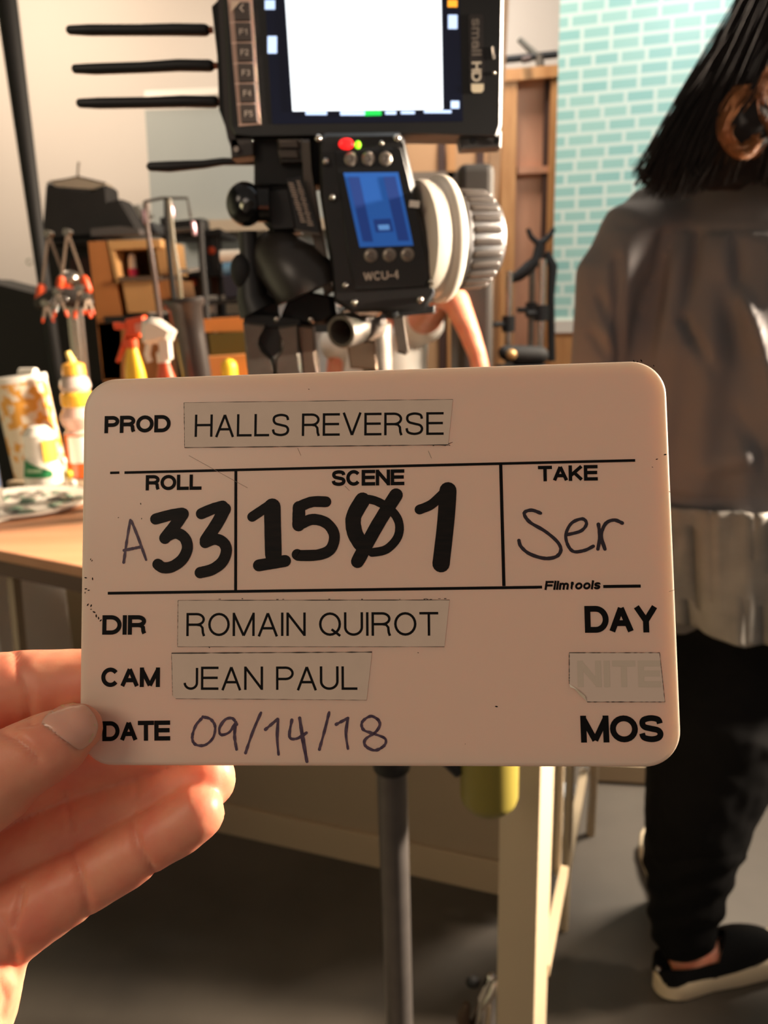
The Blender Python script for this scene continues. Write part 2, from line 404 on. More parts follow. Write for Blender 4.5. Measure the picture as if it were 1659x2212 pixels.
# reddish set flat seen from behind
t = thing('wooden_set_flat', (P(1150, 700, 3.5).x, 3.5, 0), 'reddish brown wooden set flat with pale battens beside the turquoise tiled wall', 'set flat')
def base_prism(mb, px0, px1, ytop, Y, th, z0=0):       # upright board standing on the floor
    a = P(px0, ytop, Y); b = P(px1, ytop, Y); mb.box((a.x, Y, z0), (b.x, Y + th, (a.z + b.z) / 2)); return mb
base_prism(MB(), 1085, 1215, 152, 3.55, .012).build('panel', M_WOODR, t)
for a, b in ((1086, 1118), (1192, 1216)): base_prism(MB(), a, b, 148, 3.50, .05).build('batten', M_WOOD, t)
a = P(1178, 160, 3.53); b = P(1192, 160, 3.53); MB().box((a.x, 3.525, .2), (b.x, 3.55, a.z)).build('slot_shade_strip', mat('dark_brown_and_slot_shade', (62, 36, 24), .6), t)  # board in place of a recess, its shade put into the brown
MB().prism([(1085, 150), (1216, 138), (1216, 164), (1085, 176)], 3.49, .05).build('top_batten', M_WOOD, t)
MB().prism([(1118, 360), (1196, 358), (1196, 372), (1118, 376)], 3.52, .03).build('cross_batten', M_WOODR, t)
o = MB().tube([P(1128, 130, 3.47), P(1146, 126, 3.47)], .012, 8).build('knot_block', mat('dark_brown_and_slot_shade', (62, 36, 24), .6), t)
t = thing('plywood_flat', (P(970, 700, 3.7).x, 3.7, 0), 'pale plywood flat with a dark board painted as a shaded gap behind the hanging monitor', 'set flat')
base_prism(MB(), 860, 1092, 300, 3.72, .02).build('panel', mat('ply', (186, 142, 100), .6, var=.12, vscale=5), t)
base_prism(MB(), 946, 962, 300, 3.68, .03).build('slot_shade_board', mat('dark_brown_and_slot_shade', (62, 36, 24), .6), t)  # board coloured dark to stand for the shade in the gap
base_prism(MB(), 966, 984, 300, 3.66, .04).build('batten', M_WOOD, t)
base_prism(MB(), 1030, 1046, 308, 3.66, .04).build('batten', mat('dark_brown_and_slot_shade', (62, 36, 24), .6), t)
MB().prism([(860, 372), (1092, 368), (1092, 386), (860, 392)], 3.66, .04).build('cross_batten', mat('grey_batten', (120, 104, 88), .6), t)
p0 = P(1088, -60, 2.72); p1 = P(1053, 790, 2.72); p2 = Vector((p1.x - .06, 2.72, 0))
o = MB().bar(p0, p2, .034, .045, Vector((0, 1, 0))).build('wooden_batten', mat('pale_wood', (192, 152, 116), .55, var=.1, vscale=8)); tag(o, 'long narrow pale wooden batten standing upright beside the reddish flat', 'batten')
# boom bar on top of the flat
t = thing('boom_arm', P(1165, 135, 3.75), 'black horizontal boom bar with a short slanted rod above the wooden flat', 'boom arm')
MB().tube([P(1060, 132, 3.75), P(1204, 117, 3.75)], .015, 10).build('bar', M_BLACKM, t, True)
MB().tube([P(1121, 84, 3.75), P(1166, 128, 3.75)], [.012, .015], 10).build('slanted_rod', mat('grey_rod', (96, 92, 84), .5), t, True)
MB().tube([P(1164, 118, 3.75), P(1168, 150, 3.75), Vector((P(1168, 150, 3.75).x, 3.75, 0))], [.019, .017, .015], 10).build('post', M_GREY, t, True)

# black upright case behind the ribbed knob
t = thing('equipment_case', (P(1010, 700, 2.35).x, 2.35, 0), 'tall black equipment case behind the white ringed hand wheel', 'case')
a = P(990, 335, 2.35); b = P(1070, 335, 2.35); zc = P(1000, 352, 2.35).z
MB().box((a.x, 2.35, .02), (b.x, 2.62, zc)).build('body', mat('case_black', (44, 40, 36), .6), t, bevel=.02)
MB().box((a.x - .004, 2.345, zc - .12), (b.x + .004, 2.625, zc - .10)).build('trim_band', M_GREY, t)

# light stands right of the case
def light_stand(px, ytop, Y, r, label, hook=None, m=M_STEEL):
    tp = P(px, ytop, Y); t = thing('light_stand', (tp.x, Y, 0), label, 'light stand', 'silver light stands beside the turquoise wall')
    z = tp.z; x = tp.x
    MB().tube([(x, Y, .12), (x, Y, z * .62)], r * 1.25, 14).build('lower_pole', m, t, True)
    MB().tube([(x, Y, z * .60), (x, Y, z)], r, 14).build('upper_pole', m, t, True)
    for k in range(3):
        a = 2.1 * k + .4; MB().tube([(x, Y, .22), (x + .10 * math.cos(a), Y + .10 * math.sin(a), .012)], .011, 8).build('leg', m, t, True)
    for zz in (z * .61, z * .88):
        MB().tube([(x, Y, zz - .025), (x, Y, zz + .025)], r * 1.9, 12).build('collar', M_BLACKM, t, True)
        MB().tube([(x, Y, zz), (x - .05, Y - .02, zz)], .009, 8).build('knob', M_BLACKM, t, True)
    return t
light_stand(1100, 585, 2.7, .011, 'slim silver light stand in front of the wooden flat, nearest the pale batten')
light_stand(1150, 560, 2.95, .011, 'grey light stand behind, between two brighter stands', m=M_GREY)
ls = light_stand(1172, 560, 2.75, .012, 'bright silver light stand nearest the turquoise tiled wall')
t = thing('grip_head', P(1160, 560, 2.8), 'black grip head with an open curved hook above the silver stands', 'grip head')
MB().tube(*pxt([(1140, 494, 2.8, 5), (1147, 512, 2.8, 6), (1160, 524, 2.8, 7), (1175, 522, 2.8, 7), (1188, 508, 2.8, 6), (1196, 494, 2.8, 5)]), 10).build('hook', M_BLACKM, t, True)
MB().tube(*pxt([(1166, 524, 2.8, 9), (1160, 560, 2.8, 12), (1140, 580, 2.8, 14), (1120, 596, 2.8, 12), (1096, 606, 2.8, 8)]), 10).build('arm', M_BLACKM, t, True)
MB().tube(*pxt([(1180, 545, 2.84, 8), (1194, 575, 2.84, 11), (1190, 640, 2.84, 8), (1192, 780, 2.84, 8)]), 10).build('tail', M_BLACKM, t, True)
t = thing('black_sandbag', (P(1130, 770, 2.45).x, 2.45, 0), 'black bag of stand clamps at the foot of the silver stands', 'bag')
MB().round_tube(*pxt([(1092, 762, 2.52, 16), (1120, 768, 2.52, 22), (1165, 768, 2.52, 20)]), 14).build('bag_body', M_BLACKM, t, True)
MB().ball(P(1105, 766, 2.48), .016).build('buckle', mat('brass', (190, 150, 100), .4, .6), t, True)
zb = P(1120, 790, 2.5).z; a = P(1084, 790, 2.45)
MB().box((a.x, 2.44, 0), (a.x + .14, 2.58, zb)).build('crate', M_BLACKM, t)

# ---------------------------------------------------------------- left background: cart, cabinet, clutter
def upr(px, y0, Y): return P(px, y0, Y)
t = thing('black_cart', (P(150, 800, 2.75).x, 2.75, 0), 'black equipment cart loaded with gear beside the pine cabinet', 'cart')
a = P(92, 470, 2.8); b = P(196, 500, 2.8)
MB().prism([(86, 480), (196, 470), (224, 830), (120, 830), (92, 640)], 2.84, .35).build('body', mat('cart_black', (26, 22, 20), .7), t)
MB().prism([(150, 560), (196, 556), (206, 640), (156, 640)], 2.83, .01).build('red_panel', mat('dark_red', (58, 14, 14), .6), t)
MB().prism([(-60, 600), (96, 640), (120, 830), (-60, 830)], 2.86, .3).build('side_bin', mat('bin_black', (30, 28, 26), .7), t)
a = P(-60, 830, 2.84); MB().box((a.x, 2.84, .08), (P(224, 830, 2.84).x, 3.18, a.z)).build('lower_shelf', M_BLACKM, t)
for px in (0, 205):
    MB().tube([(P(px, 830, 2.9).x, 2.9, .05), (P(px, 830, 2.9).x, 3.0, .05)], .05, 14).build('wheel', M_RUB, t, True)
t = thing('gear_bag', P(165, 500, 2.7), 'open black bag with a pale lining standing on top of the cart', 'bag')
MB().prism([(97, 400), (103, 394), (118, 404), (200, 410), (226, 398), (232, 404), (236, 440), (262, 430), (300, 500), (196, 512), (88, 520)], 2.6, .1, .01).build('bag_body', mat('bag_black', (28, 25, 24), .8, var=.3, vscale=20), t)
MB().prism([(106, 390), (170, 381), (226, 394), (224, 407), (200, 409), (120, 403)], 2.61, .08).build('lining', mat('bag_lining', (170, 156, 138), .7), t)
MB().tube([P(100, 396, 2.61), P(168, 381, 2.61), P(230, 396, 2.61)], .002, 6).build('handle_wire', M_GREY, t, True)
MB().tube([P(168, 381, 2.61), P(170, 350, 2.61)], .0035, 6).build('antenna_wire', M_GREY, t, True)
MB().prism([(86, 521), (205, 515), (205, 522), (88, 528)], 2.58, .27).build('front_tray', M_BLACKM, bpy.data.objects['black_cart'])
# pine cabinet
t = thing('pine_cabinet', (P(270, 800, 2.5).x, 2.5, 0), 'open pine storage cabinet with a dark cubby and pale drawer fronts', 'cabinet')
M_WOODP = mat('pine_pale', (206, 158, 102), .5, var=.1, vscale=8)
def pc(name, pts, Y, th, m): return MB().prism(pts, Y, th).build(name, m, t)
pc('side_panel', [(190, 522), (232, 520), (262, 672), (262, 820), (222, 820)], 2.5, .3, mat('pine_dark', (186, 118, 62), .55, var=.15, vscale=7))
pc('top_panel', [(228, 520), (345, 516), (347, 534), (232, 540)], 2.5, .3, M_WOODP)
pc('upright', [(232, 538), (246, 538), (258, 612), (244, 612)], 2.5, .3, M_WOODP)
pc('back_panel', [(240, 530), (360, 530), (364, 605), (256, 605)], 2.74, .02, mat('cubby_ochre', (128, 94, 36), .7))
pc('shelf', [(256, 598), (345, 596), (347, 606), (258, 608)], 2.49, .3, mat('shelf_grey', (96, 76, 60), .6))
pc('drawer_front', [(264, 608), (336, 606), (346, 674), (276, 676)], 2.5, .3, M_WOODP)
pc('drawer_front', [(340, 606), (368, 604), (374, 640), (344, 648)], 2.52, .3, M_WOOD)
pc('upright', [(336, 534), (356, 532), (364, 592), (344, 594)], 2.53, .25, M_WOODP)
pc('middle_rail', [(224, 684), (365, 678), (366, 690), (226, 698)], 2.49, .3, M_BLACKM)
a = P(226, 840, 2.5); b = P(350, 840, 2.5)
MB().box((a.x, 2.5, 0), (b.x, 2.8, P(230, 698, 2.5).z)).build('lower_carcass', mat('pine_dark', (186, 118, 62), .55), t)
zs = P(281, 597, 2.49).z; jp = P(281, 600, 2.62); jp.z = zs
o = MB()._lathe(jp, (0, 0, 1), [(0, .022), (.03, .028), (.05, .026), (.075, .012), (.08, .003)], 18).build('dark_jar', mat('dark_jar', (52, 26, 18), .4)); tag(o, 'round dark brown jar inside the cubby of the pine cabinet', 'jar')
t = thing('pump_bottle', P(289, 602, 2.56), 'small bottle with a white top and magenta base in the cabinet cubby', 'bottle')
b0 = P(289, 602, 2.56); b0.z = zs
MB()._lathe(b0, (0, 0, 1), [(0, .013), (.022, .014), (.024, .013)], 14).build('base_band', mat('magenta', (206, 40, 84), .4), t, True)
MB()._lathe(b0 + Vector((0, 0, .024)), (0, 0, 1), [(0, .012), (.03, .011), (.042, .006)], 14).build('body', M_WHITEPL, t, True)
# black shelf cart with uprights behind the glass tubes
t = thing('shelf_rack', (P(400, 800, 3.0).x, 3.0, 0), 'black wire rack with shelves standing in front of the grey board', 'rack')
for px, y0 in ((352, 470), (375, 500), (440, 500), (470, 494)):
    q = P(px, y0, 3.0 if px < 450 else 3.05); MB().tube([(q.x, q.y, 0), q], .011, 8).build('post', M_BLACKM, t, True)
for y in (506, 592, 690):
    a = P(345, y, 3.0); b = P(480, y - 6, 3.0); MB().box((a.x, 2.98, a.z - .01), (b.x, 3.3, a.z + .01)).build('shelf', M_BLACKM, t)
MB().prism([(380, 596), (480, 592), (480, 640), (380, 646)], 3.1, .12).build('storage_bin', mat('brown_bin', (92, 62, 46), .7), t)
# gear piled on the rack and cart
def blob(name, px, py, Y, r, m, label, cat, sx=1, sz=1, grp=None):
    o = MB().ball(P(px, py, Y), r * pxm(P(px, py, Y)), sx, 1, sz, 16).build(name, m, None, True); return tag(o, label, cat, grp)
o = MB().prism([(215, 470), (262, 462), (282, 480), (300, 470), (330, 480), (345, 505), (230, 512)], 2.72, .15, .01).build('camera_body', mat('cam_black', (24, 22, 24), .4)); tag(o, 'low black camera body lying on top of the pine cabinet', 'camera')
o = MB().prism([(240, 448), (300, 440), (318, 462), (300, 470), (244, 470)], 2.87, .1, .008).build('grey_gear_case', mat('gear_grey', (150, 146, 138), .5)); tag(o, 'pale grey gear box resting above the low black camera body', 'box')
o = MB().prism([(196, 494), (262, 488), (300, 494), (300, 506), (196, 510)], 2.52, .06).build('grey_tray', mat('tray_grey', (74, 70, 70), .5)); tag(o, 'flat dark grey tray lying along the cabinet top', 'tray')
o = MB().prism([(345, 480), (436, 470), (440, 500), (345, 512)], 2.95, .12, .006).build('black_box', M_BLACK); tag(o, 'black box on the top shelf of the wire rack', 'box')
# clear tubes
M_GLASS = mat('clear_acrylic', (225, 225, 220), .1, trans=.0, alpha=.28)
def pin_tube(l, label, r, m=M_GLASS, Y=2.3):
    pts = smoothline([P(x, y, Y) for x, y in l], 5); pts.append(Vector((pts[-1].x, pts[-1].y, .9)))
    o = MB().tube(pts, r, 10).build('clear_rod', m, None, True); return tag(o, label, 'rod', 'clear rods standing in front of the rack')
pin_tube([(316, 440), (320, 500), (334, 590), (346, 680)], 'long clear rod curving down in front of the pine cabinet', .006, mat('rod_grey', (128, 110, 104), .25, alpha=.8))
pin_tube([(365, 430), (374, 520), (386, 600), (390, 640)], 'clear rod standing right of the pine cabinet', .007, mat('rod_olive', (120, 112, 92), .3, alpha=.7))
t = thing('wire_stand', P(365, 440, 2.35), 'grey wire frame with a square top hoop in front of the grey board', 'wire stand')
M_WIRE = mat('wire_grey', (84, 80, 76), .35, .5)
MB().tube([P(312, 436, 2.35), P(350, 428, 2.35), P(405, 428, 2.35), P(412, 470, 2.35)], .004, 8).build('hoop', M_WIRE, t, True)
MB().tube([P(312, 436, 2.35), P(320, 520, 2.35), P(344, 690, 2.35), Vector((P(344, 690, 2.35).x, 2.35, .9))], .005, 8).build('leg', M_WIRE, t, True)
MB().tube([P(360, 430, 2.35), P(362, 520, 2.35), P(378, 660, 2.35), Vector((P(378, 660, 2.35).x, 2.35, .9))], .008, 8).build('leg', M_BLACKM, t, True)
MB().tube([P(432, 480, 2.35), P(436, 560, 2.35), P(444, 650, 2.35), Vector((P(444, 650, 2.35).x, 2.35, .9))], .009, 8).build('leg', M_BLACKM, t, True)
MB().tube([P(372, 500, 2.35), P(430, 494, 2.35)], .006, 8).build('cross_bar', M_WIRE, t, True)
MB().prism([(384, 582), (434, 576), (436, 584), (386, 592)], 2.36, .02).build('silver_bar', M_STEEL, t)
for x, y in ((313, 468), (371, 455), (419, 492)):
    MB().round_tube([P(x - 2, y - 10, 2.33), P(x + 1, y + 12, 2.33)], .0065, 10).build('clip', mat('pink_metal', (214, 176, 190), .25, .5), t, True)
# small supplies between the wire stand and the rig
mo_ = o = MB().prism([(446, 512), (470, 505), (474, 588), (450, 592)], 3.02, .06).build('meter_case', M_BLACK); tag(o, 'upright black meter with an orange dial left of the black ball joint', 'meter')
MB().ball(P(457, 541, 3.015), .014, 1, .5, 1).build('dial', M_ORANGE, mo_, True)['label'] = 'orange dial'
MB().ball(P(415, 610, 3.09), .015, 1, .5, 1).build('orange_cap', M_ORANGE, bpy.data.objects['shelf_rack'], True)['label'] = 'orange cap'  # loose orange cap, made a child of the rack
t = thing('utility_cart', (P(490, 800, 2.6).x, 2.6, 0), 'low black utility cart with two shelves of small supplies behind the rig', 'cart')
for yy in (646, 681):
    a = P(434, yy, 2.46); b = P(548, yy, 2.46); MB().box((a.x, 2.46, b.z - .012), (b.x, 2.72, b.z)).build('shelf', M_BLACKM, t)
for yy in (2.47, 2.71):
    for px in (436, 546): q = P(px, 640, 2.46); MB().tube([(q.x, yy, 0), (q.x, yy, q.z)], .008, 8).build('post', M_BLACKM, t, True)
t = thing('white_roll', P(498, 565, 2.5), 'white roll with a blue band on the cart behind the rig', 'roll')
MB().tube([P(477, 555, 2.5), P(520, 553, 2.5)], .018, 16).build('roll_body', M_WHITEPL, t, True)
MB().tube([P(484, 581, 2.5), P(520, 579, 2.5)], .021, 16).build('blue_roll', mat('sky_blue', (110, 160, 200), .5), t, True)
o = MB().prism([(478, 594), (530, 590), (532, 640), (486, 646)], 2.47, .08, .006).build('navy_pouch', mat('navy', (40, 44, 62), .7)); tag(o, 'dark navy pouch beneath the blue roll', 'pouch')
for (x, y, lab) in ((450, 648, 'small white box nearest the black tapered tube, upper one'), (492, 646, 'small white box next to the rig base'), (446, 669, 'small white box nearest the black tapered tube, lower one')):
    o = MB().prism([(x - 14, y - 8), (x + 14, y - 10), (x + 16, y + 7), (x - 13, y + 9)], 2.5, .04, .003).build('white_box', M_WHITEPL); tag(o, lab, 'box', 'small white boxes behind the tapered tube')
o = MB().prism([(434, 690), (532, 684), (534, 716), (438, 718)], 2.3, .12).build('orange_crate', mat('crate_orange', (206, 128, 60), .6)); tag(o, 'orange brown wooden crate between the black tube and the rig clamp', 'crate')
o = MB().prism([(450, 722), (540, 716), (542, 762), (456, 770)], 2.28, .12).build('olive_bin', mat('olive', (84, 72, 14), .6)); tag(o, 'dark olive bin below the orange brown crate', 'bin')
o = MB().prism([(440, 772), (560, 764), (564, 830), (444, 830)], 2.23, .12).build('cardboard_box', mat('cardboard', (204, 136, 76), .7)); tag(o, 'orange cardboard box just above the slate, behind the yellow cap', 'box')
q = P(500, 790, 2.22); r_ = 17 * pxm(q); tz = P(500, 829, 2.3).z
o = MB().round_tube([(q.x, 2.185, tz + r_), (q.x, 2.185, q.z)], r_, 16).build('yellow_bottle', M_YEL, None, True); tag(o, 'round topped yellow bottle in front of the orange cardboard box', 'bottle')
a = P(440, 830, 2.3); b = P(580, 830, 2.3)
t = thing('supply_table', (a.x, 2.3, 0), 'plain side table carrying the crates behind the rig', 'table')
MB().box((a.x - .02, 2.15, a.z - .03), (b.x, 2.44, a.z)).build('table_top', M_WOOD, t)
for x in (a.x - .01, b.x - .05):
    for y in (2.16, 2.38): MB().box((x, y, 0), (x + .04, y + .04, a.z - .03)).build('leg', M_BLACKM, t)
# silver post with orange spring clamps
t = thing('silver_post', (P(168, 800, 2.3).x, 2.3, 0), 'fluted silver post rising behind the orange clamps', 'post')
q = P(150, 600, 2.3); q2 = P(168, 830, 2.3)
for dx in (-.013, -.004, .005, .014):
    MB().tube([q + Vector((dx * 1.1, abs(dx), 0)), Vector((q2.x + dx * 1.1, 2.3 + abs(dx), 0))], .0075, 10).build('fluted_tube', M_STEEL, t, True)
MB().ball(P(151, 602, 2.28), .028, 1, 1, .8).build('top_cap', M_STEEL, t, True)
def spring_clamp(x, y, s, flipv, label, Y=2.2):
    o = P(x, y, Y); k = pxm(o); t = thing('spring_clamp', o, label, 'clamp', 'orange tipped spring clamps hanging by the post')
    for sg in (-1, 1):
        MB().bar(o, o + Vector((sg * 22 * k * s, .006 * sg, flipv * -95 * k * s)), .009, .006).build('arm', mat('clamp_steel', (140, 122, 106), .4, .4), t)
        e = o + Vector((sg * 24 * k * s, .006 * sg, flipv * -98 * k * s))
        MB().round_tube([e, e + Vector((sg * 6 * k * s, 0, flipv * -22 * k * s))], .0105 * s, 10).build('rubber_tip', M_ORANGE, t, True)
    MB().tube([o + Vector((0, -.012, 0)), o + Vector((0, .014, 0))], .009, 12).build('spring', M_STEEL, t, True)
    return t
spring_clamp(105, 505, 1.15, 1, 'orange tipped spring clamp with its hinge up, nearest the slanted pole')
spring_clamp(146, 502, 1.0, 1, 'orange tipped spring clamp with its hinge up, above the silver post cap')
spring_clamp(99, 655, .32, 1, 'small open spring clamp hanging lowest, with two orange tips', 2.1)
spring_clamp(125, 630, .42, 1, 'small tilted spring clamp in the middle of the cluster', 2.12)
spring_clamp(172, 622, .5, 1, 'dark spring clamp with orange tips in front of the silver post', 2.1)
spring_clamp(188, 640, .3, 1, 'small spring clamp at the right end of the cluster by the cabinet', 2.1)
t = thing('chain', P(125, 652, 2.08), 'short chain of bright metal rings among the orange clamps', 'chain')
for x, y in ((119, 647), (130, 647), (141, 647), (109, 658), (121, 664), (118, 672)):
    c = P(x, y, 2.08); MB().tube([c + Vector((math.cos(a / 12 * 6.283) * .0055, 0, math.sin(a / 12 * 6.283) * .0055)) for a in range(12)], .0018, 6, closed=True).build('ring', M_CHROME, t, True)
MB().round_tube(*pxt([(88, 655, 2.16, 14), (120, 640, 2.16, 20), (165, 645, 2.16, 20), (190, 652, 2.16, 12)]), 12).build('holder', mat('holder_black', (48, 42, 38), .6), t, True)
# black tapered tube in front
t = thing('tapered_tube', (P(440, 830, 1.6).x, 1.6, .90), 'black tapered tube with a wide rim standing left of the rig', 'tube')
pa = P(398, 655, 1.58); pb = P(432, 850, 1.58)
base = pa + (pb - pa) * ((pa.z - .905) / (pa.z - pb.z))
k = pxm(pa); ax = base - pa; L_ = ax.length
MB()._lathe(pa, ax, [(.012, .003), (.012, 34 * k), (-.008, 41 * k), (-.004, 44 * k), (.004, 43 * k), (.012, 36 * k), (.06, 33 * k), (L_, 27 * k)], 32).build('tube_body', mat('tube_black', (52, 46, 43), .3), t, True)
MB().tube([P(372, 690, 1.6), P(385, 740, 1.6), P(392, 850, 1.6)], .006, 8).build('side_rod', M_BLACK, t, True)

# ---------------------------------------------------------------- table
ZT = .90
M_TOP = mat('table_top_wood', (188, 136, 100), .55, var=.08, vscale=3, rgb2=(176, 122, 86), stretch=(1, 8, 1))
fa = PZ(-140, 1163, ZT); fb = PZ(1178, 1418, ZT); fd = (fb - fa).normalized(); fn = Vector((-fd.y, fd.x, 0))
t = thing('trestle_table', ((fa.x + fb.x) / 2, (fa.y + fb.y) / 2, 0), 'brown topped table on white metal trestles running behind the slate', 'table')
def slab(a, d, n, L, W, z0, z1):
    vs = []
    for z in (z0, z1):
        for u, v in ((0, 0), (L, 0), (L, W), (0, W)): p = a + d * u + n * v; vs.append(Vector((p.x, p.y, z)))
    return MB().add(vs, [(0, 3, 2, 1), (4, 5, 6, 7), (0, 1, 5, 4), (1, 2, 6, 5), (2, 3, 7, 6), (3, 0, 4, 7)])
LT = (fb - fa).length
slab(fa, fd, fn, LT, .62, ZT - .018, ZT).build('table_top', M_TOP, t, bevel=.003)
slab(fa + fn * .004, fd, fn, LT - .004, .60, ZT - .044, ZT - .018).build('edge_band', mat('dark_edge', (74, 42, 24), .5), t)
# white trestle at the right
M_LEG = mat('white_leg', (176, 158, 130), .45)
def fpost(pxl, pxr, Y, ztop, z0=0, dep=.036, name='leg'):
    a = P(pxl, 1700, Y); b = P(pxr, 1700, Y)
    return MB().box((a.x, Y, z0), (b.x, Y + dep, ztop)).build(name, M_LEG, t, bevel=.002)

pq = [P(1079, 1700, .885), P(1167, 1700, .85), P(1196, 1700, .89), P(1120, 1700, .93)]
MB().add([Vector((v.x, v.y, z)) for z in (0, ZT - .045) for v in pq], [(0, 3, 2, 1), (4, 5, 6, 7), (0, 1, 5, 4), (1, 2, 6, 5), (2, 3, 7, 6), (3, 0, 4, 7)]).build('leg', M_LEG, t, bevel=.0015)
fpost(1206, 1218, 1.17, ZT - .045, z0=P(1219, 1885, 1.18).z, dep=.03)
a = P(1176, 2095, .90); b = P(1219, 1880, 1.18)
MB().bar(a, b, .013, .015).build('brace', M_LEG, t)
MB().bar(Vector((a.x - .004, .9, ZT - .06)), Vector((b.x, 1.2, ZT - .06)), .03, .03).build('top_rail', M_LEG, t)
t2 = thing('trestle', (P(1275, 1812, 1.76).x, 1.76, 0), 'thin white metal trestle standing farther off, right of the table leg', 'trestle')
q = P(1275, 1812, 1.76); MB().tube([(q.x, 1.76, .0), (q.x + .005, 1.76, .74)], .011, 8).build('leg', M_LEG, t2)
MB().bar(P(1262, 1668, 1.76), P(1224, 1872, 1.45), .018, .018).build('brace', M_LEG, t2)
MB().tube([(P(1224, 1872, 1.45).x, 1.45, 0), (P(1224, 1872, 1.45).x, 1.45, .74)], .009, 8).build('leg', M_LEG, t2)
MB().bar(Vector((q.x, 1.76, .74)), Vector((P(1224, 1872, 1.45).x, 1.45, .74)), .03, .02).build('top_rail', M_LEG, t2)
o = MB().bar(PZ(1290, 1658, .03), PZ(1400, 1664, .03), .05, .05).build('white_rail', M_LEG); tag(o, 'short white rail lying on the floor beyond the slate corner', 'rail')
o = MB().prism([(1218, 1726), (1250, 1716), (1252, 1768), (1220, 1764)], 1.72, .06).build('pale_blue_cloth', mat('pale_blue', (190, 202, 214), .7)); tag(o, 'pale blue cloth hanging between the two white trestles', 'cloth')
# left trestle post and white box below the table
x0 = P(14, 1300, 1.56); x1 = P(40, 1300, 1.56)
MB().prism([(8, 1196), (22, 1196), (46, 1440), (34, 1440)], 1.36, .03).build('leg', M_LEG, t)
t3 = thing('white_cabinet', (P(-60, 1400, 1.9).x, 1.9, 0), 'white cabinet side brightly lit under the left end of the table', 'cabinet')
a = P(8, 1300, 1.5); MB().box((a.x - .42, 1.46, .02), (a.x - .0, 1.8, .84)).build('carcass', M_WHITEPL, t3, bevel=.004)
MB().box((a.x - .40, 1.445, .06), (a.x - .02, 1.46, .82)).build('door', M_WHITEPL, t3, bevel=.003)

# ---------------------------------------------------------------- things on the table
def on_table(px, py): return PZ(px, py, ZT)
# round palette plate with daubs
t = thing('paint_plate', on_table(52, 1090), 'round white plate smeared with dark and green paint on the table', 'plate')
c = on_table(45, 1092); rr = (on_table(172, 1060) - c).length * .92
MB()._lathe(c, (0, 0, 1), [(0, .01), (0, rr * .8), (.006, rr), (.011, rr * 1.01), (.011, rr * .985), (.004, rr * .86), (.003, .01)], 48).build('plate', M_WHITEPL, t, True)
mbs = [MB(), MB(), MB()]; rnd = random.Random(3)
ms = [mat('paint_dark', (50, 48, 44), .35), mat('paint_grey', (146, 138, 128), .4), mat('paint_green', (112, 138, 118), .4)]
for i in range(54):
    a = rnd.uniform(0, 6.28); r_ = rr * .82 * math.sqrt(rnd.random()); k = 0 if rnd.random() < .22 else (2 if rnd.random() < .3 else 1)
    mbs[k].ball(c + Vector((math.cos(a) * r_, math.sin(a) * r_, .0045)), rnd.uniform(.006, .018), 1, rnd.uniform(.6, 1.3), rnd.uniform(.15, .45), 12)
for m_, nm, mm in zip(mbs, ('dark_paint', 'grey_paint', 'green_paint'), ms): m_.build(nm, mm, t, True)['kind'] = 'stuff'
# tall patterned canister
t = thing('oat_canister', on_table(70, 1048), 'tall cardboard canister with a tan blocky pattern behind the green labelled bottle', 'canister')
cb = on_table(78, 1030) + Vector((0, .03, 0)); k = pxm(cb); top = P(62, 812, cb.y).z - cb.z; R_ = 54 * k
mc = mat('canister_print', (214, 150, 62), .5); nt = mc.node_tree
if 'Checker Texture' not in nt.nodes:
    tc = nt.nodes.new('ShaderNodeTexCoord'); vo = nt.nodes.new('ShaderNodeTexVoronoi'); vo.distance = 'CHEBYCHEV'; vo.inputs['Scale'].default_value = 62
    rp = nt.nodes.new('ShaderNodeValToRGB'); rp.color_ramp.interpolation = 'CONSTANT'; rp.color_ramp.elements[0].color = lin((226, 160, 66)) + (1,)
    rp.color_ramp.elements[1].position = .45; rp.color_ramp.elements[1].color = lin((232, 214, 188)) + (1,)
    nt.links.new(tc.outputs['Object'], vo.inputs['Vector']); nt.links.new(vo.outputs['Color'], rp.inputs[0]); nt.links.new(rp.outputs[0], nt.nodes['Principled BSDF'].inputs['Base Color'])
tilt = Vector((-.10, 0, 1))
MB()._lathe(cb, tilt, [(0, R_ * .97), (.004, R_), (top - .012, R_ * .99), (top - .012, .002)], 40).build('body', mc, t, True)
MB()._lathe(cb + tilt.normalized() * (top - .012), tilt, [(0, R_ * 1.01), (.012, R_ * 1.01), (.014, R_ * .97), (.014, .002)], 40).build('lid', M_WHITEPL, t, True)
MB().tube([cb + tilt.normalized() * (top + .008) + Vector((R_ * .1, 0, 0)), cb + tilt.normalized() * (top + .008) + Vector((R_ * .75, -.01, 0))], .011, 12).build('white_cap', M_WHITEPL, t, True)
# white bottle with green label
t = thing('cleaner_bottle', on_table(96, 1052), 'white bottle with a green label and yellow side, on the paint plate edge', 'bottle')
cb = on_table(96, 1046); k = pxm(cb)
MB()._lathe(cb, (0, 0, 1), [(0, 34 * k), (.004, 39 * k), (30 * k, 40 * k), (62 * k, 33 * k), (85 * k, 31 * k), (108 * k, 33 * k), (118 * k, 26 * k), (126 * k, 18 * k), (128 * k, .001)], 32).build('body', M_WHITEPL, t, True)
def wrap(c, rad, z0, z1, a0, a1, lift, seg=14, topf=None):
    mb = MB()
    for i in range(seg + 1):
        a = math.radians(a0 + (a1 - a0) * i / seg); zt_ = topf(i / seg) if topf else z1
        for z in (z0, zt_): r_ = rad(z) + lift; mb.v.append(c + Vector((math.cos(a) * r_, math.sin(a) * r_, z)))
    for i in range(seg): mb.f.append((2 * i, 2 * i + 2, 2 * i + 3, 2 * i + 1))
    return mb
rf = lambda z: (41.5 if z < 30 * k else 41.5 - (z / k - 30) * .22) * k
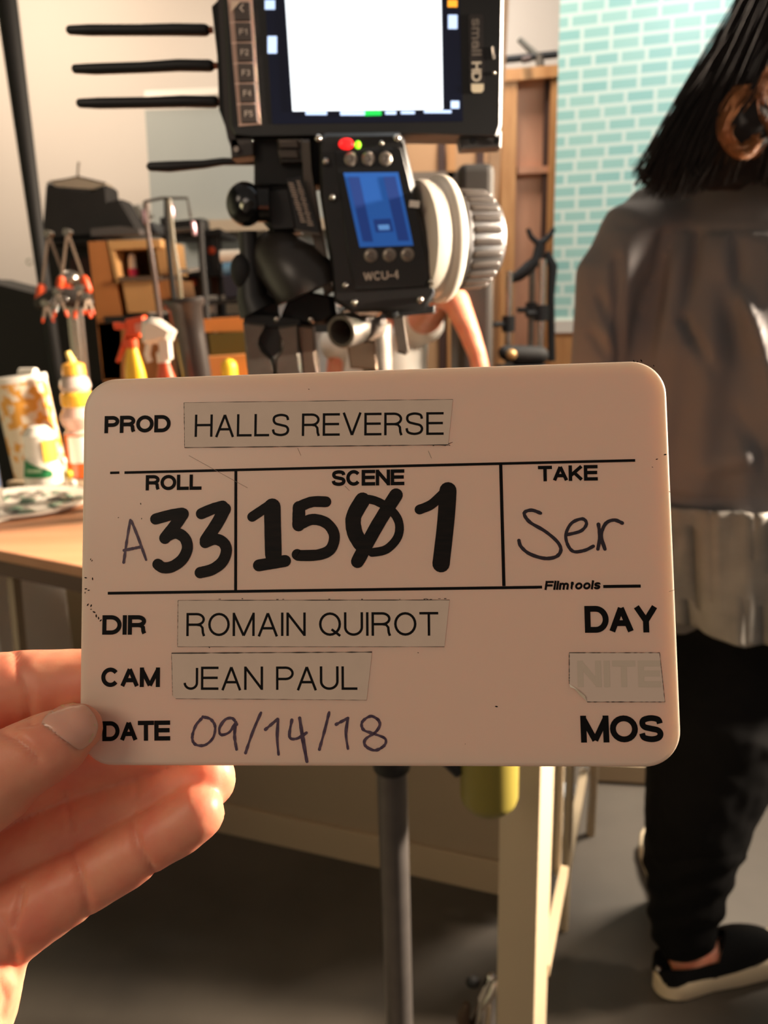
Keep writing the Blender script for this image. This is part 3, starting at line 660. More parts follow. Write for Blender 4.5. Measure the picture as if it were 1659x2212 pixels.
wrap(cb, rf, 22 * k, 44 * k, 225, 320, .0006, topf=lambda u: (60 - 26 * u) * k).build('green_label', mat('label_green', (26, 122, 66), .5), t, True)
wrap(cb, rf, 34 * k, 40 * k, 245, 290, .0012).build('label_print', mat('print_pale', (170, 200, 160), .5), t, True)
wrap(cb, lambda z: (36 - abs(z / k - 70) * .05) * k, 52 * k, 100 * k, 300, 360, .001).build('yellow_side', mat('side_yellow', (236, 180, 60), .5), t, True)
# glue / honey bottle
t = thing('honey_bottle', on_table(158, 1044), 'orange bottle with clear bulges, white label and yellow nozzle cap beside the slate', 'bottle')
cb = on_table(168, 1040) + Vector((0, .05, 0)); k = pxm(cb)
MB()._lathe(cb, (0, 0, 1), [(0, 30 * k), (6 * k, 36 * k), (12 * k, 34 * k), (20 * k, 34 * k), (96 * k, 33 * k)], 28).build('lower_body', mat('honey', (222, 98, 30), .2, coat=.5), t, True)
wrap(cb, lambda z: 34 * k, 36 * k, 92 * k, 240, 340, .0006).build('white_label', M_WHITEPL, t, True)
MB()._lathe(cb + Vector((0, 0, 96 * k)), (0, 0, 1), [(0, 33 * k), (8 * k, 26 * k), (20 * k, 34 * k), (34 * k, 38 * k), (46 * k, 33 * k), (56 * k, 28 * k)], 28).build('bulged_middle', mat('honey_pale', (214, 176, 160), .15, coat=.5), t, True)
MB()._lathe(cb + Vector((0, 0, 152 * k)), (0, 0, 1), [(0, 28 * k), (6 * k, 32 * k), (26 * k, 32 * k), (32 * k, 27 * k)], 28).build('yellow_band', mat('honey_yellow', (240, 180, 60), .2), t, True)
MB()._lathe(cb + Vector((0, 0, 184 * k)), (0, 0, 1), [(0, 27 * k), (10 * k, 32 * k), (26 * k, 28 * k), (34 * k, 18 * k)], 28).build('clear_shoulder', mat('shoulder_grey', (196, 176, 166), .15), t, True)
MB()._lathe(cb + Vector((0, 0, 218 * k)), (0, 0, 1), [(0, 24 * k), (22 * k, 22 * k), (26 * k, 12 * k)], 20).build('cap', mat('cap_amber', (240, 170, 60), .4), t, True)
MB().tube([cb + Vector((0, 0, 242 * k)), cb + Vector((-8 * k, 0, 266 * k))], [9 * k, 5 * k], 12).build('nozzle', mat('nozzle_yellow', (244, 214, 120), .4), t, True)
for (px, py, r, m, lab) in ((149, 1024, 8, M_YEL, 'small yellow bead beside the foot of the orange bottle'), (136, 996, 8, M_WHITEPL, 'small white bead left of the orange bottle'), (158, 1044, 8, M_WHITEPL, 'small white knob on the table in front of the orange bottle')):
    q = on_table(px + 2, 1052); kk = pxm(q); z = P(px, py, q.y).z
    mb = MB().ball((P(px, py, q.y).x, q.y, z), r * kk, 1, 1, 1.1, 14)
    if z - r * kk > ZT + .004: mb.tube([(P(px, py, q.y).x, q.y, ZT), (P(px, py, q.y).x, q.y, z)], .0018, 6)
    tag(mb.build('bead_pin', m, None, True), lab, 'pin')
# bottle cut by the left edge
q = on_table(-14, 1100); kk = pxm(q)
t = thing('blue_white_bottle', q, 'white and blue bottle cut off by the picture edge, standing on the paint plate', 'bottle')
MB()._lathe(q, (0, 0, 1), [(0, 20 * kk), (4 * kk, 23 * kk), (130 * kk, 21 * kk), (150 * kk, 12 * kk), (165 * kk, 10 * kk), (166 * kk, .001)], 26).build('body', M_WHITEPL, t, True)
wrap(q, lambda z: 22.5 * kk, 50 * kk, 110 * kk, 230, 360, .0008).build('blue_label', mat('label_blue', (120, 150, 205), .5), t, True)
# spray bottles
def sprayer(pxb, Y, m_body, m_head, label, ytop, ynk, rb, lean=0, flat=1):
    """bottle on the table, trigger head on top, nozzle to the left"""
    nk = P(pxb, ynk, Y); k = pxm(nk); base = Vector((nk.x + .012, Y, ZT)); H = nk.z - ZT
    t = thing('spray_bottle', base, label, 'spray bottle', 'spray bottles behind the slate')
    axis = nk - base
    MB()._lathe(base, axis, [(0, rb * .9 * k), (.005, rb * k), (H * .62, rb * k), (H * .82, rb * .8 * k), (H * .95, 12 * k), (H, 11 * k)], 28).build('body', m_body, t, True)
    MB()._lathe(nk - axis.normalized() * .012, axis, [(0, 14 * k), (.016, 14 * k), (.02, 10 * k)], 18).build('collar', m_head, t, True)
    return t, k
t, k = sprayer(283, 1.62, mat('spray_yellow', (232, 188, 40), .3), M_ORANGE, 'yellow spray bottle with an orange trigger head', 690, 738, 26)
Yh = 1.62
MB().prism([(270, 690), (308, 682), (312, 702), (300, 728), (272, 726)], Yh - .012, .024, .003).build('trigger_head', M_ORANGE, t, True)
MB().prism([(243, 697), (272, 696), (274, 712), (246, 712)], Yh - .008, .016, .002).build('nozzle', M_ORANGE, t, True)
MB().tube([P(278, 716, Yh), P(268, 745, Yh), P(254, 782, Yh)], [.006, .0055, .004], 10).build('trigger', M_ORANGE, t, True)
t, k = sprayer(352, 1.5, mat('spray_red', (204, 84, 44), .35), M_WHITEPL, 'red brown spray bottle with a white trigger head', 690, 768, 30)
Yh = 1.5
MB().prism([(304, 692), (318, 686), (340, 690), (374, 716), (366, 738), (352, 736), (336, 744), (306, 742), (300, 716)], Yh - .014, .028, .009).build('trigger_head', M_WHITEPL, t, True)
MB().prism([(340, 734), (364, 730), (368, 776), (346, 778)], Yh - .01, .02, .003).build('neck', M_WHITEPL, t, True)
MB().prism([(290, 700), (306, 696), (306, 718), (292, 718)], Yh - .006, .012, .002).build('nozzle', mat('nozzle_pink', (226, 150, 130), .4), t, True)
MB().tube([P(322, 742, Yh), P(318, 766, Yh), P(324, 782, Yh)], .006, 8).build('trigger', M_WHITEPL, t, True)
# ---------------------------------------------------------------- camera rig on its stand
YR = .64
# monitor
t = thing('field_monitor', P(780, 290, YR), 'black field monitor with a bright screen and five numbered buttons', 'monitor')
nY = Vector((0, -1, 0))
MB().prism([(474, -150), (1090, -150), (1084, 270), (1076, 294), (900, 292), (540, 296), (505, 292), (496, 275)], YR, .034, .002).build('housing', M_BLACK, t, True)
MB().prism([(462, -150), (480, -150), (503, 285), (520, 322), (500, 322), (492, 300), (486, 270)], YR + .004, .028).build('side_frame', mat('frame_brown', (52, 44, 40), .45), t)
MB().prism([(496, 300), (546, 296), (548, 336), (500, 342)], YR + .004, .024, .001).build('corner_foot', mat('frame_brown', (52, 44, 40), .45), t)
MB().prism([(990, 288), (1084, 284), (1082, 318), (996, 322)], YR + .006, .02, .001).build('corner_foot', mat('corner_black', (44, 40, 38), .5), t)
for x, y in ((1020, 304), (1072, 304)):
    MB().tube([P(x, y, YR + .0055), P(x, y, YR + .0045)], .0022, 14).build('screw_hole', M_GLOSS, t)
MB().tube([P(510, 322, YR + .004), P(510, 322, YR)], .002, 12).build('screw', M_STEEL, t)
MB().prism([(564, -150), (988, -150), (1000, 262), (588, 268)], YR - .0004, .002).build('screen_glass', mat('screen_navy', (12, 16, 34), .15, emit=.35), t)
mi = mat('screen_image', (236, 246, 255), .2, emit=1.35)
MB().prism([(610, -90), (952, -90), (957, 236), (632, 240)], YR - .0012, .0005).build('screen_image', mi, t)
ms_ = MB()
ms_.prism([(621, 20), (700, 30), (745, 60), (700, 92), (640, 84)], YR - .0014, .0001)
MB().prism([(628, 22), (690, 18), (760, 40), (742, 66), (690, 84), (640, 78)], YR - .0015, .0002).build('screen_picture', mat('screen_tint', (214, 232, 238), .3, emit=1.2), t)
for x0, x1, y0, y1 in ((660, 706, 241, 248), (735, 788, 240, 249), (832, 856, 240, 247), (866, 896, 240, 246), (916, 975, 238, 244), (572, 594, 0, 20), (578, 598, 78, 115), (968, 988, 32, 62), (974, 992, 218, 234)):
    MB().prism([(x0, y0), (x1, y0), (x1, y1), (x0, y1)], YR - .0013, .0005).build('screen_readout', mat('screen_text', (190, 215, 255), .3, emit=1.1), t)
MB().prism([(788, 239), (824, 239), (824, 249), (788, 250)], YR - .0013, .0005).build('green_readout', mat('screen_green', (30, 200, 80), .3, emit=1), t)
MB().prism([(967, 0), (988, 0), (988, 15), (967, 15)], YR - .0013, .0005).build('orange_readout', mat('screen_orange', (255, 170, 50), .3, emit=1.1), t)
# button column
MB().prism([(491, -4), (545, -4), (563, 268), (515, 272)], YR - .002, .002, .0008).build('button_frame', mat('frame_pink', (214, 178, 160), .4), t)
labs = ['', 'F1', 'F2', 'F3', 'F4', 'F5']
mtx = MB()
for i in range(6):
    y0 = 4 + i * 44.2; y1 = y0 + 40; o0 = 498 + i * 2.95; w_ = 40
    b = MB().prism([(o0 + 6, y0), (o0 + w_, y0), (o0 + w_ + 3, y1), (o0 + 9, y1)], YR - .0036, .002, .0006).build('button', mat('button_brown', (74, 62, 56), .5), t)
    if labs[i]:
        a = P(o0 + 16, y0 + 27, YR - .0038); e = P(o0 + 33, y0 + 27, YR - .0038); word(mtx, labs[i], a, e, Vector((0, 0, 1)) * (P(o0, y0 + 14, YR).z - P(o0, y0 + 27, YR).z), .15, nY, 0)
    else:
        a = P(o0 + 20, y0 + 22, YR - .0038); word(mtx, '<', a, P(o0 + 28, y0 + 22, YR - .0038), Vector((0, 0, 1)) * .005, .2, nY, 0)
mtx.build('button_lettering', mat('lettering_pale', (206, 186, 170), .5), t)
MB().prism([(499, 2), (520, 2), (499, 26)], YR - .0039, .0002).build('button_corner', mat('corner_pale', (236, 206, 180), .5), t)
# logo running down the right bezel
ML = mat('logo_pale', (222, 206, 184), .4); ML2 = mat('logo_dim', (128, 116, 106), .4)
MB().prism([(1016, 30), (1040, 30), (1044, 36), (1047, 196), (1042, 201), (1020, 201), (1015, 196), (1012, 36)], YR - .001, .0012, .0003).build('logo_plate', mat('logo_dark', (44, 38, 36), .4), t)
lg = MB(); px_ = lambda x, y: P(x, y, YR - .0013)
hv = px_(1020, 80) * -1 + px_(1041, 80)
word(lg, 'smal', px_(1019, 40), px_(1019, 112), hv, .17, nY, 0, gap=.1)
word(lg, 'l', px_(1019, 116), px_(1019, 120), hv, .17, nY, 0)
lg.build('logo_lettering', ML2, t)
lg = MB(); word(lg, 'HD', px_(1019, 134), px_(1019, 176), hv, .2, nY, 0, gap=.12); lg.build('logo_lettering', ML, t)
MB().prism([(1018, 181), (1045, 181), (1045, 194), (1040, 200), (1022, 200), (1018, 195)], YR - .0014, .0004).build('logo_bar', mat('logo_bar', (240, 222, 190), .4), t)
MB().round_tube([P(1064, 102, YR - .001), P(1066, 126, YR - .001)], .0009, 8).build('side_latch', M_STEEL, t, True)
MB().ball(P(1067, 158, YR - .001), .0014).build('side_screw', M_STEEL, t, True)

# video receiver with four antennas at the left behind the monitor
t = thing('video_receiver', P(480, 150, YR + .05), 'black video receiver with four long antennas pointing left', 'receiver')
MB().prism([(456, 12), (468, 0), (520, -40), (520, 262), (484, 268), (472, 236), (468, 120)], YR + .036, .03, .002).build('body', M_BLACKM, t, True)
for (x0, y0, x1, y1) in ((152, 65, 446, 65), (164, 149, 456, 142), (174, 223, 466, 220), (326, 360, 552, 350)):
    Ya = YR + .05
    pts, rad = pxt([(x0, y0, Ya, 9.5), (x0 + 40, y0, Ya, 11.5), ((x0 + x1) / 2, (y0 + y1) / 2, Ya, 11.5 if y0 < 300 else 9), (x1 - 70, y1 - 1, Ya, 12.5 if y0 < 300 else 8), (x1 - 4, y1, Ya, 12.5 if y0 < 300 else 7)])
    an = MB().round_tube(pts[:1] + pts[1:], rad, 14).build('antenna', M_BLACK, t, True)
    MB().tube([P(x1 - 4, y1, Ya), P(x1 + 14, y1, Ya)], .0024, 10).build('connector', mat('copper', (120, 66, 44), .4, .7), an)

# hand unit
t = thing('lens_control_unit', P(820, 680, YR), 'black lens control hand unit with a blue display and white knob ring', 'control unit')
MB().prism([(690, 296), (702, 286), (862, 284), (874, 300), (902, 420), (946, 596), (940, 640), (920, 668), (760, 676), (722, 652), (712, 560), (690, 420)], YR - .02, .045, .003).build('body', M_BLACK, t, True)
MB().prism([(722, 324), (866, 318), (892, 420), (930, 600), (918, 620), (766, 628), (752, 560)], YR - .0225, .003, .001).build('front_panel', mat('panel_black', (16, 15, 15), .35), t)
MB().prism([(742, 373), (860, 372), (893, 530), (777, 534)], YR - .0232, .001).build('display', mat('display_blue', (44, 92, 168), .7, spec=.1, emit=.55), t)
md_ = MB()
for q in ([(752, 382), (776, 382), (806, 522), (784, 522)], [(828, 382), (854, 381), (884, 520), (860, 520)], [(806, 474), (844, 472), (850, 500), (812, 502)]): md_.prism(q, YR - .0236, .0003)
md_.build('display_menu', mat('display_dark', (26, 58, 128), .7, emit=.5), t)
MB().prism([(816, 486), (840, 485), (842, 496), (819, 497)], YR - .0239, .0002).build('display_cursor', mat('display_pale', (96, 150, 216), .3, emit=.6), t)
for x, y in ((758, 344), (796, 343), (833, 343), (801, 552), (841, 551), (880, 550)):
    c = P(x, y, YR - .0225); b = MB()._lathe(c, nY, [(0, 15 * pxm(c)), (.001, 14.5 * pxm(c)), (.002, 11 * pxm(c)), (.0022, .0001)], 22).build('button', mat('button_grey', (150, 138, 126), .35, .5), t, True)
    MB()._lathe(c + nY * .0021, nY, [(0, 8 * pxm(c)), (.0006, 7 * pxm(c)), (.0004, .0001)], 16).build('button_cap', mat('button_cap', (112, 102, 94), .35, .4), b, True)
for x, y in ((688, 299), (857, 299), (824, 310), (704, 349), (718, 426), (746, 616), (932, 608), (765, 653), (907, 647)):
    c = P(x, y, YR - .022); MB().ball(c, .0026 if y != 310 else .0018).build('screw', M_STEEL, t, True)
c = P(748, 311, YR - .0235); MB().ball(c, 17 * pxm(c), 1, .3, .7).build('record_lamp', mat('lamp_red', (255, 30, 30), .3, emit=1.2), t, True)
c = P(773, 313, YR - .0235); MB().ball(c, 7 * pxm(c), 1, .4, 1.2).build('status_lamp', mat('lamp_green', (160, 240, 30), .3, emit=1.3), t, True)
wl = MB(); a = P(786, 607, YR - .023); e = P(862, 602, YR - .023)
word(wl, 'WCU-4', a, e, Vector((.0, 0, 1)) * 18 * pxm(a), .17, nY, 0, gap=.12); wl.build('unit_lettering', mat('lettering_white', (214, 196, 178), .5), t)
MB().bar(P(884, 440, YR - .023), P(906, 442, YR - .023), .0045, .002, nY).build('index_mark', M_WHITEPL, t)
# white ring: a flared disc seen nearly from its side
c0_ = P(925, 520, YR + .006); kx = pxm(c0_); axw = Vector((1, .36, .02)).normalized()
rg = MB()
rg._lathe(c0_ - axw * .010, axw, [(0, 60 * kx), (0, 122 * kx), (.004, 124 * kx), (.012, 124 * kx), (.015, 131 * kx), (.018, 133 * kx), (.021, 131 * kx), (.022, 112 * kx), (.022, 60 * kx)], 56)
rg.build('marking_ring', mat('ring_white', (240, 226, 206), .4), t, True)
kb = MB(); kb._lathe(c0_ + axw * .013, axw, [(0, 108 * kx), (.006, 106 * kx), (.008, 100 * kx), (.030, 98 * kx), (.036, 88 * kx), (.036, .001)], 48)
kb.build('focus_knob', mat('knob_grey', (40, 35, 32), .45), t, True)
ax1 = axw.cross(Vector((0, 1, 0))).normalized(); ax2 = axw.cross(ax1)
rb_ = MB()
for i in range(26):
    a = 6.2832 * i / 26; d = ax1 * math.cos(a) + ax2 * math.sin(a); rb_.round_tube([c0_ + axw * .023 + d * 99 * kx, c0_ + axw * .042 + d * 97 * kx], .0026, 8)
rb_.build('knob_ribs', mat('rib_grey', (58, 50, 44), .4), t, True)

# grip and bracket at the left of the unit
t = thing('rig_bracket', P(620, 690, YR + .01), 'black mounting bracket and grip left of the hand unit', 'bracket')
MB().prism([(548, 288), (700, 282), (692, 400), (616, 404), (548, 400)], YR + .012, .03, .002).build('backing_plate', M_BLACKM, t, True)
MB().prism([(596, 298), (652, 296), (662, 352), (606, 354)], YR + .004, .012, .002).build('rail_block', mat('rail_brown', (52, 45, 40), .5), t, True)
for y in (312, 334): MB().prism([(600, y - 10), (642, y - 10), (646, y + 7), (604, y + 7)], YR + .001, .006, .001).build('clamp_bar', mat('bar_brown', (76, 64, 55), .45), t, True)
MB().prism([(650, 300), (668, 300), (672, 360), (694, 500), (718, 630), (700, 640), (672, 500), (654, 380)], YR - .004, .02, .002).build('side_rail', mat('rail_grey', (88, 78, 68), .4), t, True)
MB().tube(*pxt([(585, 540, YR + .02, 48), (605, 560, YR + .01, 62), (640, 590, YR + .004, 72), (662, 618, YR + .002, 76), (668, 632, YR + .002, 72)]), 28).build('grip_housing', mat('grip_black', (46, 41, 37), .35), t, True)
MB().prism([(560, 404), (626, 398), (646, 500), (590, 506), (566, 480)], YR + .002, .03, .004).build('pivot_block', M_BLACK, t, True)
MB().ball(P(530, 441, YR - .004), .0138, 1, 1, 1.12, 28).build('pivot_ball', M_GLOSS, t, True)
MB().tube([P(534, 440, YR), P(585, 440, YR)], .013, 20).build('pivot_stem', M_GLOSS, t, True)
MB().tube([P(530, 440, YR - .0175), P(536, 446, YR - .019)], .005, 12).build('pivot_screw', M_CHROME, t, True)
tg = MB().prism([(618, 386), (650, 380), (692, 504), (640, 496)], YR - .012, .003, .0006).build('name_plate', mat('plate_black', (20, 18, 18), .4), t)
pl_ = MB(); rnd = random.Random(5)
for (xa, ya, xb, yb) in ((628, 394, 656, 482), (644, 390, 672, 490)):
    for i in range(16):
        u = i / 16; x = xa + (xb - xa) * u; y = ya + (yb - ya) * u; wq = rnd.uniform(4, 6.5)
        pl_.prism([(x - wq, y), (x + wq, y + 1), (x + wq + 1, y + 4), (x - wq + 1, y + 3.4)], YR - .0124, .0003)
pl_.build('plate_marks', mat('plate_pale', (176, 156, 140), .5), tg)
MB().prism([(636, 494), (690, 503), (690, 508), (636, 499)], YR - .014, .005).build('plate_edge', mat('rail_grey', (88, 78, 68), .4), t)
MB().tube(*pxt([(536, 500, YR + .01, 20), (540, 560, YR + .01, 22), (545, 640, YR + .01, 34), (560, 670, YR + .01, 46)]), 18).build('left_arm', M_BLACK, t, True)
MB().ball(P(522, 586, YR + .006), .0085, 1, 1, 1.5).build('arm_lug', M_BLACKM, t, True)
MB().prism([(512, 640), (560, 610), (720, 640), (726, 680), (700, 700), (560, 700), (516, 680)], YR + .008, .03, .004).build('base_block', M_BLACKM, t, True)
MB().prism([(600, 645), (625, 643), (612, 676), (606, 690), (600, 676)], YR - .001, .008, .001).build('chrome_wedge', M_CHROME, t, True)
for x, y in ((562, 650), (598, 690), (672, 690)): MB().ball(P(x, y, YR + .002), .003).build('bolt', M_STEEL, t, True)
MB().prism([(560, 690), (940, 660), (940, 676), (720, 700), (560, 708)], YR + .012, .02, .001).build('cross_plate', M_BLACKM, t)

# clamps below
t = thing('super_clamp', P(610, 800, YR), 'grey metal super clamp with open jaws hanging below the rig', 'clamp')
MB().prism([(524, 696), (572, 700), (558, 724), (556, 740), (566, 756), (586, 778), (592, 800), (594, 860), (540, 860), (530, 770)], YR - .004, .022, .002).build('left_jaw', M_GREY, t, True)
MB().prism([(600, 706), (642, 700), (648, 770), (654, 860), (596, 860), (594, 778), (606, 758), (612, 740)], YR - .004, .022, .002).build('right_jaw', M_GREY, t, True)
MB().prism([(642, 700), (676, 706), (684, 780), (690, 860), (656, 860), (650, 770)], YR + .002, .02, .002).build('back_jaw', mat('jaw_brown', (112, 94, 80), .45, .5), t, True)
MB().prism([(556, 704), (606, 704), (604, 760), (588, 772), (560, 748)], YR + .004, .012).build('jaw_pad', M_RUB, t)
MB().prism([(526, 676), (650, 690), (650, 706), (526, 706)], YR, .018, .001).build('jaw_bridge', M_BLACKM, t)
t = thing('rod_clamp', P(760, 720, YR), 'grey rod clamp with a hollow round tube facing the viewer', 'clamp')
c = P(736, 717, YR - .012); k = pxm(c)
MB()._lathe(c, Vector((.55, 1, .12)), [(.04, 24 * k), (.004, 24 * k), (0, 27 * k), (0, 34 * k), (.003, 37 * k), (.05, 36 * k), (.05, 24 * k)], 36).build('hollow_tube', M_GREY, t, True)
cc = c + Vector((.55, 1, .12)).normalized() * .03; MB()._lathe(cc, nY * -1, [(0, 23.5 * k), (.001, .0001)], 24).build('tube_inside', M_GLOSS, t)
MB().prism([(766, 690), (798, 684), (806, 726), (770, 734)], YR + .004, .016, .002).build('side_block', M_GREY, t, True)
MB().prism([(736, 672), (756, 662), (826, 674), (816, 684), (790, 682), (742, 690)], YR - .002, .014, .002).build('bright_lever', M_STEEL, t, True)
MB().prism([(748, 738), (812, 736), (816, 800), (756, 796)], YR + .002, .02, .002).build('lower_block', mat('block_brown', (122, 100, 80), .5, .4), t, True)
MB().prism([(848, 684), (872, 682), (884, 760), (878, 768), (858, 762)], YR, .014, .002).build('hanging_tab', M_GREY, t, True)
MB().ball(P(846, 674, YR - .006), .0055).build('thumb_screw', M_BLACK, t, True)
MB().ball(P(790, 690, YR + .02), .004).build('bolt', M_STEEL, t, True)

# stand pole carrying the rig
t = thing('rig_stand', (P(860, 2300, .72).x, .76, 0), 'dark steel stand pole below the slate, carrying the rig', 'stand')
pa = P(812, 700, .72); pb = P(846, 1650, .76); pc_ = P(864, 2250, .79); k = pxm(pb)
MB().tube([pa, pb], 27 * k, 24).build('upper_pole', M_GREY, t, True)
d_ = (pc_ - pb).normalized(); end = pc_ + d_ * (pc_.z / -d_.z) * .93
MB().tube([pb - d_ * .02, pc_, end], 33 * k, 28).build('pole', mat('pole_steel', (120, 114, 110), .32, .75, var=.15, vscale=40), t, True)
MB().tube([pb - d_ * .05, pb + d_ * .004], 40 * k, 24).build('collar', M_BLACK, t, True)
for i in range(3):
    a = 2.094 * i + .9; MB().tube([end + Vector((0, 0, .12)), Vector((end.x + .34 * math.cos(a), end.y + .34 * math.sin(a) - .0, .012))], .013, 12).build('leg', M_STEEL, t, True)
MB().tube([end + Vector((0, 0, .06)), end + Vector((0, 0, .16))], .026, 18).build('hub', M_BLACK, t, True)
MB().bar(P(812, 690, .70), P(600, 690, .68), .02, .02).build('side_arm', M_BLACKM, t)
# olive canister hanging from the stand
t = thing('olive_canister', P(1053, 1700, .74), 'olive green rounded canister hanging just below the slate edge', 'canister')
c = P(1056, 1750, .75); k = pxm(c)
MB()._lathe(c, (0, 0, 1), [(0, .001), (.0008, 20 * k), (8 * k, 44 * k), (24 * k, 58 * k), (38 * k, 62 * k), (170 * k, 62 * k), (180 * k, 50 * k), (180 * k, .001)], 40).build('body', mat('olive_green', (128, 116, 50), .38), t, True)
MB().tube([c + Vector((-.03, .0, 96 * k)), c + Vector((-.045, 0, 130 * k))], .008, 10).build('side_clip', M_BLACK, t, True)
MB().tube([c + Vector((0, .01, 180 * k)), P(900, 1500, .75), P(850, 1450, .745)], .004, 8).build('strap', M_BLACKM, t, True)
# chrome joint on the floor
t = thing('stand_joint', PZ(1035, 2200, .0), 'worn chrome stand joint with a black knob standing by the table leg', 'stand joint')
Yj = .98
MB().round_tube(*pxt([(1062, 2112, Yj, 11), (1052, 2150, Yj, 20), (1046, 2200, Yj, 26), (1042, 2235, Yj, 26)]), 16).build('joint_body', M_CHROME, t, True)
MB().round_tube(*pxt([(1072, 2120, Yj - .01, 9), (1062, 2148, Yj - .02, 9), (1044, 2176, Yj - .02, 8)]), 12).build('lever', M_STEEL, t, True)
MB().ball(P(1022, 2122, Yj), .009, 1.2, 1, .9).build('knob', M_BLACKM, t, True)
MB().round_tube(*pxt([(1008, 2172, Yj, 9), (1000, 2200, Yj, 15), (1010, 2225, Yj, 18)]), 12).build('bracket', mat('joint_brown', (84, 66, 52), .5, .4), t, True)
q = P(1042, 2235, Yj); MB().tube([q, (q.x, q.y + .05, 0)], .012, 12).build('foot_tube', M_STEEL, t, True)
# ---------------------------------------------------------------- person walking away on the right
M_SKIN = mat('skin', (232, 160, 128), .5, var=.12, vscale=30, rgb2=(222, 140, 112), sss=.004)
t = thing('person', PZ(1500, 2140, 0), 'person with long dark hair seen from behind, in a grey shirt and black trousers', 'person')
BY = 1.42
def R(lst): return pxt(lst)
bd = MB()
hc = P(1800, -120, BY)
bd.ball(hc, .098, .85, 1, 1.2, 24)
bd.ball(hc + Vector((.0, .095, -.01)), .018)                           # nose, on the far side
for s in (-1, 1): bd.ball(hc + Vector((s * .084, .0, -.01)), .022, .4, .8, 1.3, 12)
bd.round_tube([hc, P(1745, 330, BY + .02), P(1700, 500, BY)], [.055, .055, .06], 18)
bd.round_tube([P(1700, 430, BY), P(1700, 700, BY), P(1700, 1000, BY), P(1690, 1250, BY)], [.09, .11, .10, .12], 20)
bd.round_tube([P(1480, 520, BY), P(1700, 470, BY), P(1930, 520, BY)], [.055, .07, .055], 16)
sh = P(1330, 560, BY); el = P(1290, 900, BY + .02); wr = P(1440, 1120, BY + .20); ha = P(1490, 1150, BY + .25)
bd.round_tube([P(1480, 520, BY), sh, el, wr, ha], [.06, .05, .042, .028, .026], 16)
for i in range(4):
    b0 = ha + Vector((-.02 + .013 * i, .01, -.01)); bd.round_tube([b0, b0 + Vector((0, .012, -.035)), b0 + Vector((.002, .03, -.06 + .004 * abs(i - 1.5)))], [.009, .0085, .007], 8)
bd.round_tube([ha + Vector((-.02, .02, .02)), ha + Vector((-.03, .045, -.012)), ha + Vector((-.02, .06, -.03))], [.011, .009, .008], 8)
el2 = P(2080, 900, BY); wr2 = P(2040, 1180, BY + .12)
bd.round_tube([P(1930, 520, BY), P(2040, 600, BY), el2, wr2], [.06, .05, .042, .028], 16)
for i in range(5): bd.round_tube([wr2, wr2 + Vector((-.03 + .014 * i, .02, -.07)), wr2 + Vector((-.032 + .016 * i, .035, -.11))], [.02, .009, .007], 8)
SX, SY_ = PZ(1420, 2146, .0), PZ(1700, 2060, .0)
fdir = (SY_ - SX).normalized(); fside = Vector((-fdir.y, fdir.x, 0)); HEEL = SX; FL = .27
ank = HEEL + fdir * .055 + Vector((0, 0, .10)); ankx = P(1478, 2035, ank.y)
bd.round_tube([P(1760, 1300, BY), P(1640, 1450, BY), P(1530, 1760, ank.y), ankx + Vector((0, 0, .05)), ank + Vector((0, 0, -.03))], [.09, .08, .052, .036, .032], 16)
bd.round_tube([ank + Vector((0, 0, -.045)), HEEL + fdir * .13 + Vector((0, 0, .05)), HEEL + fdir * .22 + Vector((0, 0, .03))], [.03, .032, .02], 12)
H2 = PZ(1468, 2000, 0); f2 = Vector((.12, .99, 0)).normalized(); a2 = H2 + f2 * .05 + Vector((0, 0, .09))
bd.round_tube([P(1640, 1400, 1.5), P(1480, 1750, a2.y), a2 + Vector((0, 0, .08)), a2, H2 + f2 * .15 + Vector((0, 0, .04))], [.08, .05, .036, .034, .028], 14)
remesh('body', bd, .009, M_SKIN, t, 5)

# shirt: one loft with folds, sleeves remeshed with it
M_SHIRT = mat('grey_shirt', (112, 108, 108), .75, var=.10, vscale=7, bump=.25)
M_TAIL = mat('shirt_tail', (150, 145, 136), .75, var=.18, vscale=16, rgb2=(122, 118, 112), bump=.3)
st = MB()
st.round_tube(*R([(1700, 400, BY + .02, 150), (1700, 430, BY, 230), (1700, 520, BY, 330), (1700, 700, BY, 385), (1705, 900, BY, 395), (1705, 1070, BY, 385)]), 36)
k0 = 0
cyB = BY
for i, v in enumerate(st.v): st.v[i] = Vector((v.x, cyB + (v.y - cyB) * .50, v.z))
